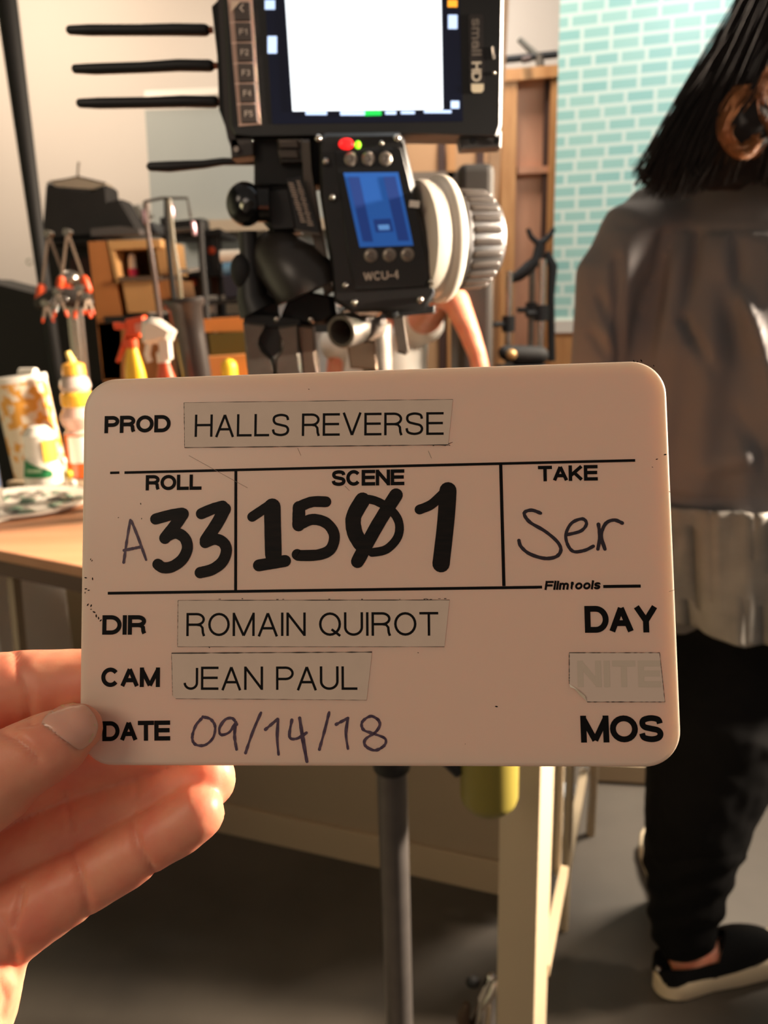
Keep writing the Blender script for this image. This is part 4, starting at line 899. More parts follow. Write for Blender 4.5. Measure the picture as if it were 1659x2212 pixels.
# keep the shirt's lower end level
zc = P(1560, 1078, BY - .14).z
slv = MB(); slv.round_tube(*R([(1470, 470, BY, 70), (1370, 520, BY - .01, 88), (1322, 600, BY - .03, 74), (1302, 720, BY - .04, 62), (1290, 860, BY - .02, 60), (1330, 960, BY + .06, 56), (1420, 1090, BY + .18, 46)]), 22)
st.add(slv.v, slv.f)
sl2 = MB(); sl2.round_tube(*R([(1930, 470, BY, 70), (2030, 520, BY, 88), (2080, 640, BY, 74), (2090, 860, BY, 62), (2050, 1130, BY + .08, 46)]), 22)
st.add(sl2.v, sl2.f)
st.round_tube(*R([(1400, 455, BY, 52), (1500, 430, BY, 70), (1700, 400, BY + .01, 90), (1900, 430, BY, 70)]), 18)
def folds(p, n):
    x, y = topx(p)
    if n.y > .3: return p
    d = 0.0
    if y > 495:
        g = min(1, (y - 495) / 60)
        for (xa, ya, xb, yb, w_, a_) in ((1440, 500, 1380, 900, 16, .012), (1505, 500, 1475, 690, 13, .017), (1475, 690, 1540, 800, 12, .012), (1590, 520, 1600, 640, 14, .012), (1600, 640, 1660, 800, 18, -.018), (1660, 800, 1690, 1000, 26, -.02), (1560, 620, 1620, 830, 30, .012), (1440, 720, 1400, 1000, 22, .01), (1330, 560, 1345, 900, 11, .014), (1295, 640, 1335, 730, 12, .010), (1275, 720, 1330, 790, 12, .008), (1540, 1010, 1660, 960, 26, -.016), (1600, 900, 1680, 1040, 20, .01)):
            vx, vy = xb - xa, yb - ya; L = vx * vx + vy * vy; u = max(0, min(1, ((x - xa) * vx + (y - ya) * vy) / L))
            q = math.hypot(x - xa - vx * u, y - ya - vy * u); d -= a_ * math.exp(-(q / w_) ** 2) * (.35 + .65 * math.sin(math.pi * min(1, u + .15)))
        d += g * .004 * math.sin((x + .12 * y) / 17.0) + .003 * noise.noise(p * 14)
    d -= .004 * math.exp(-((y - 497) / 5) ** 2) if x > 1430 else 0
    d -= .006 * math.exp(-((y - (1074 + (x - 1450) * .02)) / 7) ** 2)
    return p + n * d
cut = zc
st.v = [Vector((v.x, v.y, v.z)) for v in st.v]
remesh('jacket', st, .0075, M_SHIRT, t, 8, folds)
tl = MB(); tl.tube(*R([(1700, 1010, BY, 380), (1700, 1075, BY, 392), (1696, 1160, BY, 392), (1690, 1290, BY, 380)]), 96, cap=False)
for i, v in enumerate(tl.v): tl.v[i] = Vector((v.x, BY + (v.y - BY) * .53, v.z))
tp = []
rings = []
for r_ in range(26):
    u = r_ / 25; y = 1055 + u * 262; hw = 392 - 10 * u
    for a in range(120):
        th = 6.2832 * a / 120; c = P(1698, y, BY); k = pxm(c)
        f = .010 * math.sin(9 * th + 1.2) * u + .006 * math.sin(17 * th) * u + .004 * math.sin(31 * th + 2 * u)
        rx = hw * k + f; q = Vector((c.x + rx * math.cos(th), BY + (.56 * rx + f) * math.sin(th), c.z))
        if u > .6: q.z += .05 * (u - .6) * abs(math.cos(th)) ** 2 * 2.0
        rings.append(q)
fs = [(i * 120 + a, i * 120 + (a + 1) % 120, (i + 1) * 120 + (a + 1) % 120, (i + 1) * 120 + a) for i in range(25) for a in range(120)]
o = MB().add(rings, fs).build('shirt_tail', M_TAIL, t, True)
sd = o.modifiers.new('thick', 'SOLIDIFY'); sd.thickness = .003

# trousers
M_TROU = mat('black_trousers', (11, 10, 10), .85, spec=.15, var=.3, vscale=12, bump=.2)
tr = MB(); AY = ank.y + .0; AY2 = a2.y
tr.round_tube(*R([(1474, 2012, AY, 66), (1480, 1960, AY, 76), (1487, 1880, AY, 93), (1506, 1760, AY, 112), (1552, 1590, AY + .03, 146), (1600, 1420, BY, 170), (1640, 1300, BY, 180)]), 24)
tr.round_tube(*R([(1438, 1925, AY2, 36), (1442, 1870, AY2, 44), (1466, 1700, AY2, 72), (1512, 1500, 1.5, 110), (1640, 1290, BY, 170)]), 20)
tr.round_tube(*R([(1620, 1270, BY, 160), (1790, 1270, BY, 160)]), 24)
def trf(p, n):
    x, y = topx(p); d = .004 * noise.noise(p * 16) + .0025 * noise.noise(p * 40)
    if y > 1850: d += .003 * math.sin(y / 9.0 + x / 30)
    return p + n * d
remesh('trousers', tr, .0065, M_TROU, t, 5, trf)

# shoes
M_CAN = mat('black_canvas', (12, 12, 12), .8, spec=.2); M_SOLE = mat('cream_sole', (214, 196, 164), .5)
def shoe(heel, fdir, name='shoe'):
    fside = Vector((-fdir.y, fdir.x, 0))
    W = [(0, .004), (.003, .014), (.01, .022), (.02, .028), (.04, .033), (.10, .033), (.16, .040), (.21, .043), (.245, .036), (.265, .022), (.272, .006)]
    def loft(levels):
        mb = MB(); n = len(W)
        for z, sc, ex in levels:
            for u, wd in W: mb.v.append(heel + fdir * (.135 + (u - .135) * ex) + fside * wd * sc + Vector((0, 0, z + .012 * max(0, (u - .21) / .06) ** 2)))
            for u, wd in W[::-1]: mb.v.append(heel + fdir * (.135 + (u - .135) * ex) - fside * wd * sc + Vector((0, 0, z + .012 * max(0, (u - .21) / .06) ** 2)))
        m = 2 * n
        for l in range(len(levels) - 1):
            for i in range(m): j = (i + 1) % m; mb.f.append((l * m + i, l * m + j, (l + 1) * m + j, (l + 1) * m + i))
        mb.f.append(tuple(range(m))[::-1]); mb.f.append(tuple((len(levels) - 1) * m + i for i in range(m))); return mb
    s = loft([(.001, .96, .98), (.006, 1.06, 1.03), (.036, 1.08, 1.03), (.041, 1.0, 1.0)]).build(name, M_SOLE, t, True); s.name = 'shoe_sole'
    # upper: closed over the toes, open collar at the ankle
    mb = MB(); secs = [(0, .022, .066), (.008, .029, .070), (.03, .034, .062), (.07, .034, .052), (.105, .036, .060), (.14, .040, .066), (.18, .042, .060), (.22, .038, .048), (.25, .030, .034), (.266, .016, .018)]
    q = []
    for i, (u, wd, h) in enumerate(secs):
        row = []
        opn = i < 5
        for a in range(13):
            th = math.pi * a / 12; cx_ = math.cos(th); sz = math.sin(th) ** .7
            if opn:     # walls only: fold the middle down to form a collar
                sgn = 1 if a <= 6 else -1; v_ = min(a, 12 - a) / 6
                lat = wd * (1 - .12 * v_) * sgn if v_ < 1 else 0
                if a == 6: lat = 0
                zz = .035 + h * .56 * min(1, v_ * 1.3) if a != 6 else .04
            else: lat = wd * cx_; zz = .035 + h * 1.0 * sz
            row.append(heel + fdir * u + fside * lat + Vector((0, 0, zz)))
        q.append(row)
    n = 13; mb.v = [v for r_ in q for v in r_]
    for i in range(len(q) - 1):
        for a in range(n - 1): mb.f.append((i * n + a, i * n + a + 1, (i + 1) * n + a + 1, (i + 1) * n + a))
    mb.f.append(tuple(range(n))); mb.f.append(tuple((len(q) - 1) * n + a for a in range(n)))
    o = mb.build('shoe_upper', M_CAN, t, True)
    so = o.modifiers.new('s', 'SUBSURF'); so.levels = 1; so.render_levels = 1
    bm_ = MB().ball(heel + Vector((0, 0, .055)) - fdir * .002 + fside * 0, .006, 1, 1, 1).build('heel_tab', M_STEEL, t, True)
shoe(HEEL, fdir); shoe(H2, f2)

# hair: a dark mass with many fine locks over it
M_HAIR = mat('dark_hair', (27, 18, 14), .6, spec=.25, var=.5, vscale=30, rgb2=(20, 14, 11)); M_HAIRG = mat('golden_lock', (146, 92, 48), .5, spec=.3, var=.3, vscale=40)
hm = MB(); hm.ball(hc, .118, .9, 1, 1.15, 28)
hm.round_tube(*R([(1790, -100, BY - .03, 150), (1730, 60, BY - .07, 120), (1645, 200, BY - .10, 132), (1570, 290, BY - .12, 118)]), 20)
hm.round_tube(*R([(1800, -60, BY - .03, 150), (1800, 150, BY - .08, 150), (1760, 290, BY - .11, 120)]), 20)
hm.round_tube(*R([(1600, 250, BY - .11, 90), (1500, 330, BY - .13, 66), (1430, 374, BY - .14, 30)]), 16)
remesh('hair', hm, .008, M_HAIR, t, 4, lambda p, n: p + n * .006 * noise.noise(p * 30))
rnd = random.Random(11); hs = MB()
for i in range(1500):
    u = rnd.random(); x1 = 1368 + 420 * u; y1 = 402 + 18 * math.sin(u * 9) + rnd.uniform(-26, 16) - 22 * max(0, (u - .5)) * 2 + (-14 if u < .05 else 0)
    x0 = 1650 + 190 * u + rnd.uniform(-6, 26); y0 = rnd.uniform(-120, -20)
    bow = rnd.uniform(-22, 18); Yh_ = BY - .14 - rnd.uniform(0, .05)
    xm = x0 + (x1 - x0) * .36 + bow * .6; ym = y0 + (y1 - y0) * .36; xn = x0 + (x1 - x0) * .72 + bow; yn = y0 + (y1 - y0) * .72
    pts, rad = R([(x0, y0, BY - .13, 1.8), (xm, ym, Yh_ + .01, 2), (xn, yn, Yh_, 1.9), (x1 + rnd.uniform(-6, 6), y1, Yh_ + .01, .8)])
    sp = smoothline(pts, 4); hs.tube(sp, [rad[0] * (1 - (j / len(sp)) ** 3 * .8) for j in range(len(sp))], 5)
o = hs.build('hair_strands', M_HAIR, t, True); 
hg = MB()
for i in range(110):
    d = rnd.gauss(0, 9); e = rnd.uniform(-14, 14)
    lp = [(1612 + d, 195 + e, 2), (1582 + d, 235 + e, 3), (1566 + d * .7, 275 + e, 3), (1578 + d, 310 + e, 3), (1606 + d, 332 + e, 2.4), (1634 + d, 300 + e, 1.5)] if i % 3 else [(1670 + d, 150 + e, 2), (1650 + d, 200 + e, 3), (1656 + d, 250 + e, 3), (1680 + d, 290 + e, 2)]
    pts, rad = R([(x, y, BY - .185 - rnd.uniform(0, .014), r_ * .32) for x, y, r_ in lp]); sp = smoothline(pts, 4)
    hg.tube(sp, rad[1], 5)
hg.build('golden_curl', M_HAIRG, t, True)['label'] = 'golden brown curl'

# ---------------------------------------------------------------- person in white behind the rig
WY = 2.85
t = thing('person', (P(860, 900, WY).x, WY, 0), 'person in a bright white shirt, mostly hidden behind the rig, one bare arm showing', 'person')
b = MB(); hc2 = P(800, 470, WY); b.ball(hc2, .095, .85, 1, 1.2, 20); b.ball(hc2 + Vector((0, -.095, -.01)), .016); b.round_tube([hc2, P(820, 640, WY)], [.05, .06], 14)
b.round_tube([P(830, 700, WY), P(840, 1000, WY)], [.13, .12], 18)
zz = P(840, 1000, WY)
for s in (-.08, .08): b.round_tube([Vector((zz.x + s, WY, zz.z)), Vector((zz.x + s, WY, .5)), Vector((zz.x + s, WY, .09)), Vector((zz.x + s, WY - .14, .04))], [.08, .055, .04, .03], 12)
ar = R([(915, 690, WY - .1, 40), (955, 632, WY - .42, 31), (985, 652, WY - .52, 30), (1010, 710, WY - .56, 24), (1032, 770, WY - .58, 20), (1044, 830, WY - .6, 19)])
b.round_tube(*ar, 16); hn = ar[0][-1]
for i in range(4): b.round_tube([hn, hn + Vector((-.02 + .014 * i, -.01, -.06)), hn + Vector((-.03 + .016 * i, -.03, -.10))], [.014, .0085, .007], 8)
b.round_tube([hn, hn + Vector((.03, -.02, -.03)), hn + Vector((.035, -.03, -.06))], [.014, .009, .008], 8)
b.round_tube([P(745, 690, WY), P(720, 900, WY), P(740, 1060, WY - .1)], [.05, .04, .03], 12)
remesh('body', b, .009, M_SKIN, t, 4)
s = MB(); s.round_tube(*R([(810, 665, WY, 60), (830, 720, WY, 92), (832, 900, WY, 96), (835, 1060, WY, 94)]), 24); s.round_tube(*R([(870, 690, WY - .04, 48), (915, 700, WY - .1, 44)]), 14); s.round_tube(*R([(770, 690, WY, 48), (735, 740, WY, 44)]), 14)
remesh('shirt', s, .012, mat('white_cotton', (238, 236, 230), .7), t, 5, lambda p, n: p + n * .008 * noise.noise(p * 12))
s = MB()
for q in (-.08, .08): s.round_tube([Vector((zz.x + q, WY, zz.z)), Vector((zz.x + q, WY, .5)), Vector((zz.x + q, WY, .12))], [.095, .075, .06], 14)
remesh('jeans', s, .012, mat('denim', (120, 126, 138), .7), t, 4)
s = MB(); s.ball(hc2 + Vector((0, .012, .02)), .106, .9, 1, 1.15, 20); remesh('hair', s, .01, M_HAIR, t, 2)
# ---------------------------------------------------------------- slate
def cs(v): return CAM + RT * v[0] + UP * v[1] + FW * v[2]
SCN = cs((-.00347279, -.01235431, .19475587))
EX = (RT * .99679803 + UP * .02071061 - FW * .07723184).normalized()
EYr = (RT * -.01615927 + UP * .99690656 + FW * .07691678); EY = (EYr - EX * EX.dot(EYr)).normalized()
EN = EX.cross(EY).normalized()               # towards the viewer
if EN.dot(FW) > 0: EN = -EN
SW, SH, ST = .140, .0932, .0042
def SL(x, y, lift=0.0):                      # the point of the slate's face seen at pixel x, y
    r = ray(x, y); return CAM + r * ((SCN - CAM).dot(EN) / r.dot(EN)) + EN * lift
M_SLATE = mat('slate_acrylic', (226, 202, 181), .4, sss=.006)
nt = M_SLATE.node_tree; nt.nodes['Principled BSDF'].inputs['Subsurface Radius'].default_value = (1.0, .8, .66)
nt.nodes['Principled BSDF'].inputs['Subsurface Weight'].default_value = .35
t = thing('film_slate', SCN - EY * SH / 2, 'white acrylic production slate with black lettering and handwritten marker numbers, held by a hand', 'slate')
rad = .0082; ol = []
for cx_, cy_, a0 in ((SW / 2 - rad, SH / 2 - rad, 0), (-SW / 2 + rad, SH / 2 - rad, 90), (-SW / 2 + rad, -SH / 2 + rad, 180), (SW / 2 - rad, -SH / 2 + rad, 270)):
    for i in range(13): a = math.radians(a0 + 90 * i / 12); ol.append((cx_ + rad * math.cos(a), cy_ + rad * math.sin(a)))
n = len(ol); vs = []
prof = [(0.0012, 0), (.00055, -.00018), (.00015, -.0006), (0, -.0012), (0, -ST + .0008), (.0003, -ST + .0002), (.0009, -ST)]
for ins, zz in prof:
    for i, (x, y) in enumerate(ol):
        nx, ny = x - max(-SW / 2 + rad, min(SW / 2 - rad, x)), y - max(-SH / 2 + rad, min(SH / 2 - rad, y)); L = math.hypot(nx, ny) or 1
        vs.append(SCN + EX * (x - nx / L * ins) + EY * (y - ny / L * ins) + EN * zz)
fs = [tuple(range(n)), tuple((len(prof) - 1) * n + i for i in range(n))[::-1]]
for l in range(len(prof) - 1): fs += [(l * n + i, l * n + (i + 1) % n, (l + 1) * n + (i + 1) % n, (l + 1) * n + i) for i in range(n)]
MB().add(vs, fs).build('board', M_SLATE, t, True)
INK = mat('black_ink', (12, 9, 9), .6, var=.35, vscale=900, spec=.15)
LIFT = .00006
def sword(txt, x0, y0, x1, y1, h, wt, parent, name='printed_lettering', m=INK, lift=LIFT, **kw):
    mb = MB(); hv = SL(x0, y0 - h) - SL(x0, y0); word(mb, txt, SL(x0, y0), SL(x1, y1), hv, wt, EN, lift, **kw); return mb.build(name, m, parent)
for a in (('PROD', 226, 936, 368, 933.5, 37, .218), ('ROLL', 315, 1059.5, 435, 1058, 33, .218), ('SCENE', 717, 1050, 873, 1048, 34, .218), ('TAKE', 1163, 1040, 1291, 1038, 33.5, .218),
          ('DIR', 221, 1371, 316, 1371, 42, .218), ('CAM', 219, 1484, 345, 1484, 42, .218), ('DATE', 222, 1601, 367, 1599.5, 43, .218), ('DAY', 1265, 1367, 1421, 1366, 58, .218), ('MOS', 1256, 1604, 1434, 1603, 58, .218)):
    sword(*a, t, gap=.07)
sword('Filmtools', 1176, 1274.5, 1296, 1273, 19.5, .24, t, gap=.07, slant=.18)
def sline(x0, y0, x1, y1, wpx, mb):
    a = SL(x0, y0); b = SL(x1, y1); ribbon(mb, [a + (b - a) * (i / 8) for i in range(9)], wpx * .0001085, EN, LIFT - .00001)
mb = MB(); sline(238, 1021.5, 258, 1021, 5.5, mb); sline(269, 1021, 1372, 994.6, 5.8, mb); sline(509.5, 1018, 509, 1276, 6.5, mb); sline(1081.5, 1001, 1088.5, 1266, 7, mb)
sline(233, 1281.5, 1161, 1268.5, 6.2, mb); sline(1161, 1268.4, 1171, 1268.2, 6, mb); sline(1303, 1267, 1384, 1266, 6.5, mb)
mb.build('printed_rule', INK, t)
# label tapes
M_TAPE = mat('label_tape', (226, 199, 177), .35, var=.04, vscale=300); M_EDGE = mat('tape_edge', (70, 58, 48), .6)
def tape(pts, nm='label_tape', m=M_TAPE, edge=()):
    n = len(pts); up = [SL(x, y, .00013) for x, y in pts]; dn = [SL(x, y, .00001) for x, y in pts]
    o = MB().add(up + dn, [tuple(range(n))] + [(i, (i + 1) % n, n + (i + 1) % n, n + i) for i in range(n)]).build(nm, m, t)
    em = MB()
    for i, wd in edge:
        a = up[i]; b = up[(i + 1) % n]; rr_ = random.Random(i + n); seg = [a + (b - a) * (q / 30) for q in range(31)]
        ribbon(em, seg, [wd * .0001085 * rr_.uniform(.25, 1.3) for q in range(31)], EN, .00001)
    if edge: em.build('tape_grime', M_EDGE, o)
    return o
TI = .00016
o = tape([(398, 870), (978, 863), (968, 961), (399, 967)], edge=((0, 1.2), (2, 2.0), (3, 1.5))); sword('HALLS REVERSE', 421, 944, 958, 939.5, 48, .105, o, lift=TI, gap=.15)
o = tape([(385, 1297), (971, 1296), (960, 1397), (384, 1397)], edge=((0, 1.8), (2, 1.0), (3, 1.2))); sword('ROMAIN QUIROT', 403, 1374, 947, 1373, 50, .105, o, lift=TI, gap=.15)
o = tape([(371, 1411), (803.5, 1408.5), (792, 1512), (380, 1509), (373, 1502)], edge=((0, 2.6), (2, 1.0), (4, 1))); sword('JEAN PAUL', 397, 1490, 772, 1490, 50, .105, o, lift=TI, gap=.15)
M_TAPE2 = mat('correction_tape', (226, 199, 179), .3)
o = tape([(1229.5, 1410), (1424.5, 1410), (1436, 1516), (1268, 1516), (1229.5, 1477)], 'correction_tape', M_TAPE2, edge=((0, 1.6), (1, 1.2), (2, 1.8), (4, 1.8)))
sword('NITE', 1249, 1484, 1427, 1484, 57, .22, o, 'faint_lettering', mat('faint_ink', (212, 190, 168), .5), TI)
cn = [SL(1229.5, 1477, .00014), SL(1268, 1516, .00014), SL(1262, 1502, .0008), SL(1247, 1489, .0010)]
MB().add(cn + [SL(1231, 1484, .0004)], [(0, 1, 2, 3), (0, 3, 4)]).build('folded_corner', mat('fold_grey', (228, 214, 192), .3), o)
# marker numbers
M_MARK = mat('marker_black', (10, 7, 6), .5, spec=.2, var=.5, vscale=140, rgb2=(28, 18, 13), stretch=(1, 1, 9)); M_PURP = mat('purple_marker', (56, 34, 58), .5, var=.4, vscale=700, rgb2=(94, 70, 84))
def strokes(lst, wpx, m, name, org=(0, 0), z=1.0, cap='r', rag=0):
    mb = MB(); rnd = random.Random(len(lst))
    for q, st_ in enumerate(lst):
        wd = wpx
        if isinstance(st_, tuple) and isinstance(st_[0], (int, float)) and isinstance(st_[1], list): wd, st_ = st_
        pp = [SL(org[0] + x / z, org[1] + y / z) for x, y in st_]
        if len(pp) > 2: pp = smoothline(pp, 6)
        else: pp = [pp[0] + (pp[1] - pp[0]) * (i / 10) for i in range(11)]
        W = [wd * .0001085 * (1 + rnd.uniform(-rag, rag)) for _ in pp]
        ribbon(mb, pp, W, EN, LIFT + .000012 * (q + 1), cap)
    return mb.build(name, m, t)
Z1 = 1659 / 400
strokes([(25, [(150, 420), (280, 385), (385, 368)]), (27, [(395, 375), (330, 470), (235, 590)]), (25, [(240, 580), (330, 545), (410, 590), (435, 680), (390, 780), (300, 845), (220, 855), (170, 825)])], 25, M_MARK, 'marker_digit', (300, 1020), Z1, rag=.015)
strokes([(25, [(560, 372), (660, 330), (750, 305)]), (28, [(770, 330), (700, 460), (600, 610)]), (25, [(595, 630), (680, 600), (755, 630), (785, 700), (750, 800), (660, 870), (550, 900)])], 25, M_MARK, 'marker_digit', (300, 1020), Z1, rag=.015)
strokes([(22, [(1015, 400), (1165, 300)]), (37, [(1195, 310), (1205, 740)]), (26, [(1075, 835), (1310, 795)])], 25, M_MARK, 'marker_digit', (300, 1020), Z1, rag=.012)
strokes([(24, [(704, 1084), (675, 1084), (652, 1092)]), (28, [(646, 1096), (645, 1134)]), (24, [(648, 1133), (675, 1122), (705, 1130), (722, 1155), (715, 1185), (690, 1198), (650, 1200), (642, 1198)])], 24, M_MARK, 'marker_digit', rag=.02)
strokes([(34, [(345, 250), (265, 400), (275, 540), (330, 640)]), (19, [(350, 235), (470, 260), (600, 340), (670, 450), (660, 580), (560, 690), (430, 720)]), (29, [(645, 205), (480, 470), (300, 800)])], 29, M_MARK, 'marker_digit', (700, 1020), Z1, rag=.02)
strokes([(21, [(855, 335), (960, 290), (1060, 200)]), (37, [(1110, 165), (1090, 450), (1048, 820)])], 36, M_MARK, 'marker_digit', (700, 1020), Z1, rag=.012)
Z2 = 1659 / 680
strokes([[(297, 862), (280, 960), (262, 1085)], [(303, 868), (340, 960), (380, 1072)], [(264, 1022), (355, 1003)]], 6, M_PURP, 'purple_letter', (160, 770), Z2, rag=.2)
M_MAR2 = mat('violet_black_marker', (38, 22, 32), .45)
strokes([[(848, 826), (800, 810), (762, 826), (790, 872), (870, 920), (935, 975), (955, 1020), (930, 1055), (868, 1064), (790, 1040), (745, 1002), (734, 970)]], 7.5, M_MAR2, 'marker_letter', (820, 770), Z2, rag=.1)
strokes([[(985, 940), (1060, 920), (1090, 882), (1068, 856), (1012, 878), (982, 935), (990, 990), (1022, 1028), (1080, 1022), (1126, 1000)]], 7, M_MAR2, 'marker_letter', (820, 770), Z2, rag=.1)
strokes([[(1153, 885), (1160, 950), (1150, 1015)], [(1187, 1015), (1168, 945), (1190, 882), (1235, 862), (1278, 878)]], 7.5, M_MAR2, 'marker_letter', (820, 770), Z2, rag=.1)
Z3 = 1659 / 700
for st_ in ([[(655, 690), (622, 730), (605, 790), (622, 825), (670, 828), (712, 790), (722, 732), (698, 695), (660, 684)]],
            [[(832, 722), (812, 692), (775, 697), (745, 740), (752, 775), (795, 762), (828, 712)], [(826, 720), (822, 785), (832, 850)]], [[(957, 662), (915, 760), (878, 868)]],
            [[(980, 748), (1042, 695)], [(1045, 695), (1040, 790), (1047, 876)]], [[(1115, 700), (1103, 785), (1140, 795), (1190, 765)], (8, [(1155, 690), (1172, 800), (1192, 912)])], [[(1306, 660), (1285, 745), (1256, 850)]],
            [[(1342, 722), (1402, 690)], [(1402, 690), (1392, 770), (1402, 846)]], [[(1562, 702), (1520, 680), (1475, 710), (1482, 750), (1535, 770), (1592, 795), (1588, 830), (1540, 855), (1492, 832), (1492, 798), (1545, 760), (1566, 720), (1548, 690)]]):
    strokes(st_, 6, M_PURP, 'purple_numeral', (160, 1260), Z3, rag=.22)
# specks and scratches
mb = MB(); rnd = random.Random(2)
for x, y, s in ((1072, 1526, 3), (667, 841, 1.6), (1437, 982, 3.2), (1419, 992, 2.4), (1409, 1009, 1.5), (1446, 1062, 1.5), (1385, 779, 3), (1377, 781, 2), (1369, 780, 2.5), (1412, 790, 2), (304, 1088, 2), (256, 1118, 1.5), (306, 1120, 1.5), (1005, 1607, 1), (452, 1398, 2), (903, 1410, 1.6), (185, 1248, 3), (200, 1250, 3), (196, 1208, 2), (199, 1211, 2), (186, 1272, 3), (192, 1275, 2.5), (184, 1280, 2), (190, 1306, 3), (197, 1308, 3), (203, 1322, 3.4), (208, 1330, 3.4), (213, 1335, 3), (218, 1340, 3), (197, 1316, 2)):
    a = rnd.uniform(0, 3.1); p = SL(x, y); d = EX * math.cos(a) + EY * math.sin(a); ribbon(mb, [p - d * s * .00009, p, p + d * s * .00008], [s * .00007, s * .00011, s * .00005], EN, LIFT, 'r')
mb.build('ink_specks', INK, t)
mb = MB()
for pts in ([(408, 984), (455, 1010), (500, 1035), (535, 1054)], [(643, 968), (650, 984)], [(925, 974), (932, 990)], [(1445, 1278), (1475, 1268)], [(415, 1450), (377, 1462)], [(745, 1050), (755, 1060)]):
    pp = [SL(x, y) for x, y in pts]; ribbon(mb, pp, .00009, EN, LIFT)
mb.build('scratches', mat('scratch', (128, 108, 92), .5), t)
mb = MB()
for i in range(26):
    x = rnd.choice((rnd.uniform(860, 975), rnd.uniform(560, 860), rnd.uniform(470, 960))); y = {0: 962.5, 1: 1294}[i % 2] + rnd.uniform(-1, 1)
    p = SL(x, y); ribbon(mb, [p, p + EX * rnd.uniform(.0002, .0007)], rnd.uniform(.0001, .00022), EN, .00002, 'b')
p = [SL(x, y) for x, y in ((947, 961), (962, 962), (978, 955))]; ribbon(mb, p, [.00012, .0003, .0001], EN, .00003)
mb.build('tape_dirt', M_EDGE, t)

# ---------------------------------------------------------------- the hand holding it
def HT(l): # (x, y, depth, r_px)
    return [PD(x, y, d) for x, y, d, r in l], [r * d / F_PX for x, y, d, r in l]
def sdep(x, y): return (SL(x, y) - CAM).dot(FW)     # depth of the slate face
th_ = sdep(190, 1590)
hb = MB()
hb.round_tube(*HT([(166, 1574, th_ - .0062, 55), (138, 1594, th_ - .0074, 70), (100, 1616, th_ - .0085, 77), (40, 1648, th_ - .0092, 84), (0, 1676, th_ - .0095, 97), (-70, 1716, th_ - .0085, 108), (-180, 1790, th_ - .004, 116), (-300, 1880, th_ + .004, 130), (-430, 1990, th_ + .014, 150)]), 28)
b_ = th_ + ST + .0005
hb.round_tube(*HT([(330, 1476, b_ + .0085, 66), (250, 1476, b_ + .0088, 72), (160, 1478, b_ + .0092, 76), (60, 1486, b_ + .0085, 82), (-30, 1500, b_ + .007, 88), (-130, 1540, b_ + .008, 96), (-300, 1660, b_ + .014, 112), (-470, 1800, b_ + .02, 130)]), 24)
hb.round_tube(*HT([(420, 1600, b_ + .009, 66), (300, 1610, b_ + .0095, 74), (180, 1630, b_ + .011, 80), (40, 1690, b_ + .013, 84), (-120, 1780, b_ + .017, 94), (-320, 1880, b_ + .02, 114)]), 24)
hb.round_tube(*HT([(443, 1682, b_ + .0075, 66), (400, 1692, b_ + .0085, 71), (330, 1716, b_ + .010, 74), (263, 1744, b_ + .0105, 74), (180, 1778, b_ + .011, 76), (60, 1834, b_ + .0125, 80), (-60, 1894, b_ + .014, 90), (-240, 1970, b_ + .018, 110)]), 24)
hb.round_tube(*HT([(424, 1757, b_ - .0005, 61), (388, 1782, b_ + .0, 65), (332, 1814, b_ + .0005, 63), (260, 1858, b_ + .001, 67), (200, 1892, b_ + .0015, 71), (133, 1930, b_ + .002, 75), (55, 1976, b_ + .003, 84), (-30, 2030, b_ + .005, 96), (-150, 2090, b_ + .009, 112)]), 26)
hb.round_tube(*HT([(-62, 1992, b_ + .0015, 96), (-72, 2060, b_ + .001, 128), (-110, 2160, b_ + .002, 148), (-170, 2260, b_ + .004, 170), (-260, 2400, b_ + .006, 190)]), 24)
hb.round_tube(*HT([(-200, 1880, b_ + .016, 130), (-300, 2050, b_ + .014, 160), (-380, 2250, b_ + .012, 180), (-420, 2450, b_ + .01, 190)]), 24)
hb.round_tube(*HT([(-430, 1850, b_ + .018, 150), (-480, 2050, b_ + .014, 180), (-520, 2300, b_ + .01, 200), (-560, 2600, b_ + .004, 210), (-600, 2900, b_ - .0, 230), (-640, 3300, b_ + .0, 260)]), 24)
CR = [([(26, 1380), (38, 1440), (60, 1500), (64, 1560)], 9, .0006), ([(50, 1420), (66, 1470), (76, 1540)], 7, .0002),
      ([(0, 1583), (30, 1594), (56, 1612), (80, 1640)], 9, .0008), ([(24, 1590), (60, 1618), (92, 1652)], 9, .0003), ([(99, 1571), (123, 1587), (150, 1608), (168, 1622)], 5, .0005), ([(84, 1563), (60, 1566), (40, 1570)], 5, .0004),
      ([(284, 1780), (296, 1830), (332, 1885)], 9, .0006), ([(296, 1800), (310, 1850), (326, 1876)], 7, .0003), ([(152, 1840), (170, 1880), (180, 1930), (190, 1975)], 9, .0006), ([(168, 1868), (180, 1920), (200, 1960)], 8, .0003),
      ([(140, 1712), (148, 1750), (154, 1790)], 6, .0006), ([(288, 1680), (296, 1700), (290, 1740)], 6, .0004), ([(48, 1920), (40, 1960), (30, 2000)], 8, .0008), ([(0, 1985), (30, 2050), (38, 2110)], 10, .0006), ([(0, 2120), (14, 2160), (6, 2200)], 9, .0006)]
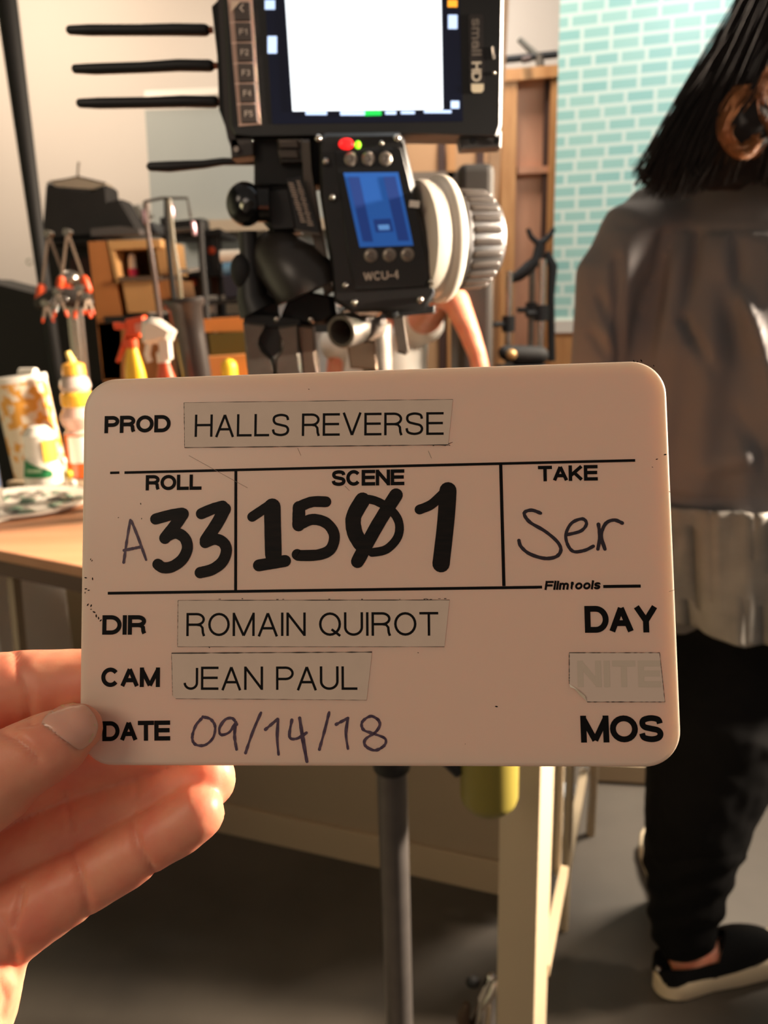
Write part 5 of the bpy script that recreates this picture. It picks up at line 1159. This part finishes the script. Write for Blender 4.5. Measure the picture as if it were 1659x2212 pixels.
def creases(p, n):
    v = p - CAM
    if v.length > .30 or n.dot(FW) > .1: return p + n * .00012 * noise.noise(p * 260)
    x, y = topx(p); d = .00012 * noise.noise(p * 300) + .00022 * noise.noise(p * 90)
    for pts, w_, amt in CR:
        if x < -40: break
        m_ = 1e9
        for (xa, ya), (xb, yb) in zip(pts, pts[1:]):
            vx, vy = xb - xa, yb - ya; u = max(0, min(1, ((x - xa) * vx + (y - ya) * vy) / (vx * vx + vy * vy))); m_ = min(m_, (x - xa - vx * u) ** 2 + (y - ya - vy * u) ** 2)
        if m_ < 36 * w_ * w_: d -= amt * math.exp(-m_ / w_ ** 2)
    return p + n * d
M_HAND = mat('hand_skin', (242, 170, 134), .46, var=.14, vscale=70, rgb2=(232, 140, 112), sss=.0022, bump=.18)
th = thing('hand', PD(-100, 2000, .2), 'left hand gripping the lower corner of the slate, thumb in front', 'hand')
hob = remesh('hand_skin', hb, .00085, M_HAND, th, 5, creases)
# thumbnail laid on the thumb
me = hob.data; off = Vector(th.location)
bvh = BVHTree.FromPolygons([v.co + off for v in me.vertices], [tuple(p.vertices) for p in me.polygons])
def on_skin(x, y, lift):
    h = bvh.ray_cast(CAM, ray(x, y).normalized()); return (h[0] + h[1] * lift, h[1]) if h[0] else None
def patch(outline, cen, rings_, lift, dome, name, m, parent):
    mb = MB(); n = len(outline); g = []
    for r_ in range(rings_ + 1):
        f = r_ / rings_
        for x, y in outline:
            q = on_skin(cen[0] + (x - cen[0]) * f, cen[1] + (y - cen[1]) * f, lift + dome * (1 - f * f))
            g.append(q[0] if q else g[-1])
    mb.v = g
    for r_ in range(rings_):
        for i in range(n): j = (i + 1) % n; mb.f.append((r_ * n + i, r_ * n + j, (r_ + 1) * n + j, (r_ + 1) * n + i))
    return mb.build(name, m, parent, True)
nl_ = smoothline([Vector((x, y, 0)) for x, y in ((90, 1562), (104, 1542), (130, 1524), (158, 1519), (184, 1524), (202, 1542), (211, 1566), (206, 1590), (192, 1608), (172, 1619), (150, 1606), (122, 1586), (104, 1572))], 3, True)
nl_ = [(v.x, v.y) for v in nl_]
nail = patch(nl_, (152, 1566), 7, .00006, .00030, 'thumbnail', mat('nail', (240, 182, 156), .28, coat=.3, sss=.001), th)
tipo = [(130, 1523), (158, 1518), (184, 1523), (203, 1541), (212, 1566), (207, 1592), (196, 1606), (190, 1602), (199, 1586), (203, 1566), (195, 1546), (180, 1532), (158, 1526), (136, 1529)]
mbt = MB(); n = 7
for i in range(7):
    a = on_skin(*tipo[i], -.00002); b2 = on_skin(*tipo[13 - i], .00018)
    if a and b2: mbt.v += [a[0], b2[0]]
for i in range(len(mbt.v) // 2 - 1): mbt.f.append((2 * i, 2 * i + 2, 2 * i + 3, 2 * i + 1))
mbt.build('nail_tip', mat('nail_tip', (222, 196, 142), .35), nail)['label'] = 'pale yellowish nail edge'
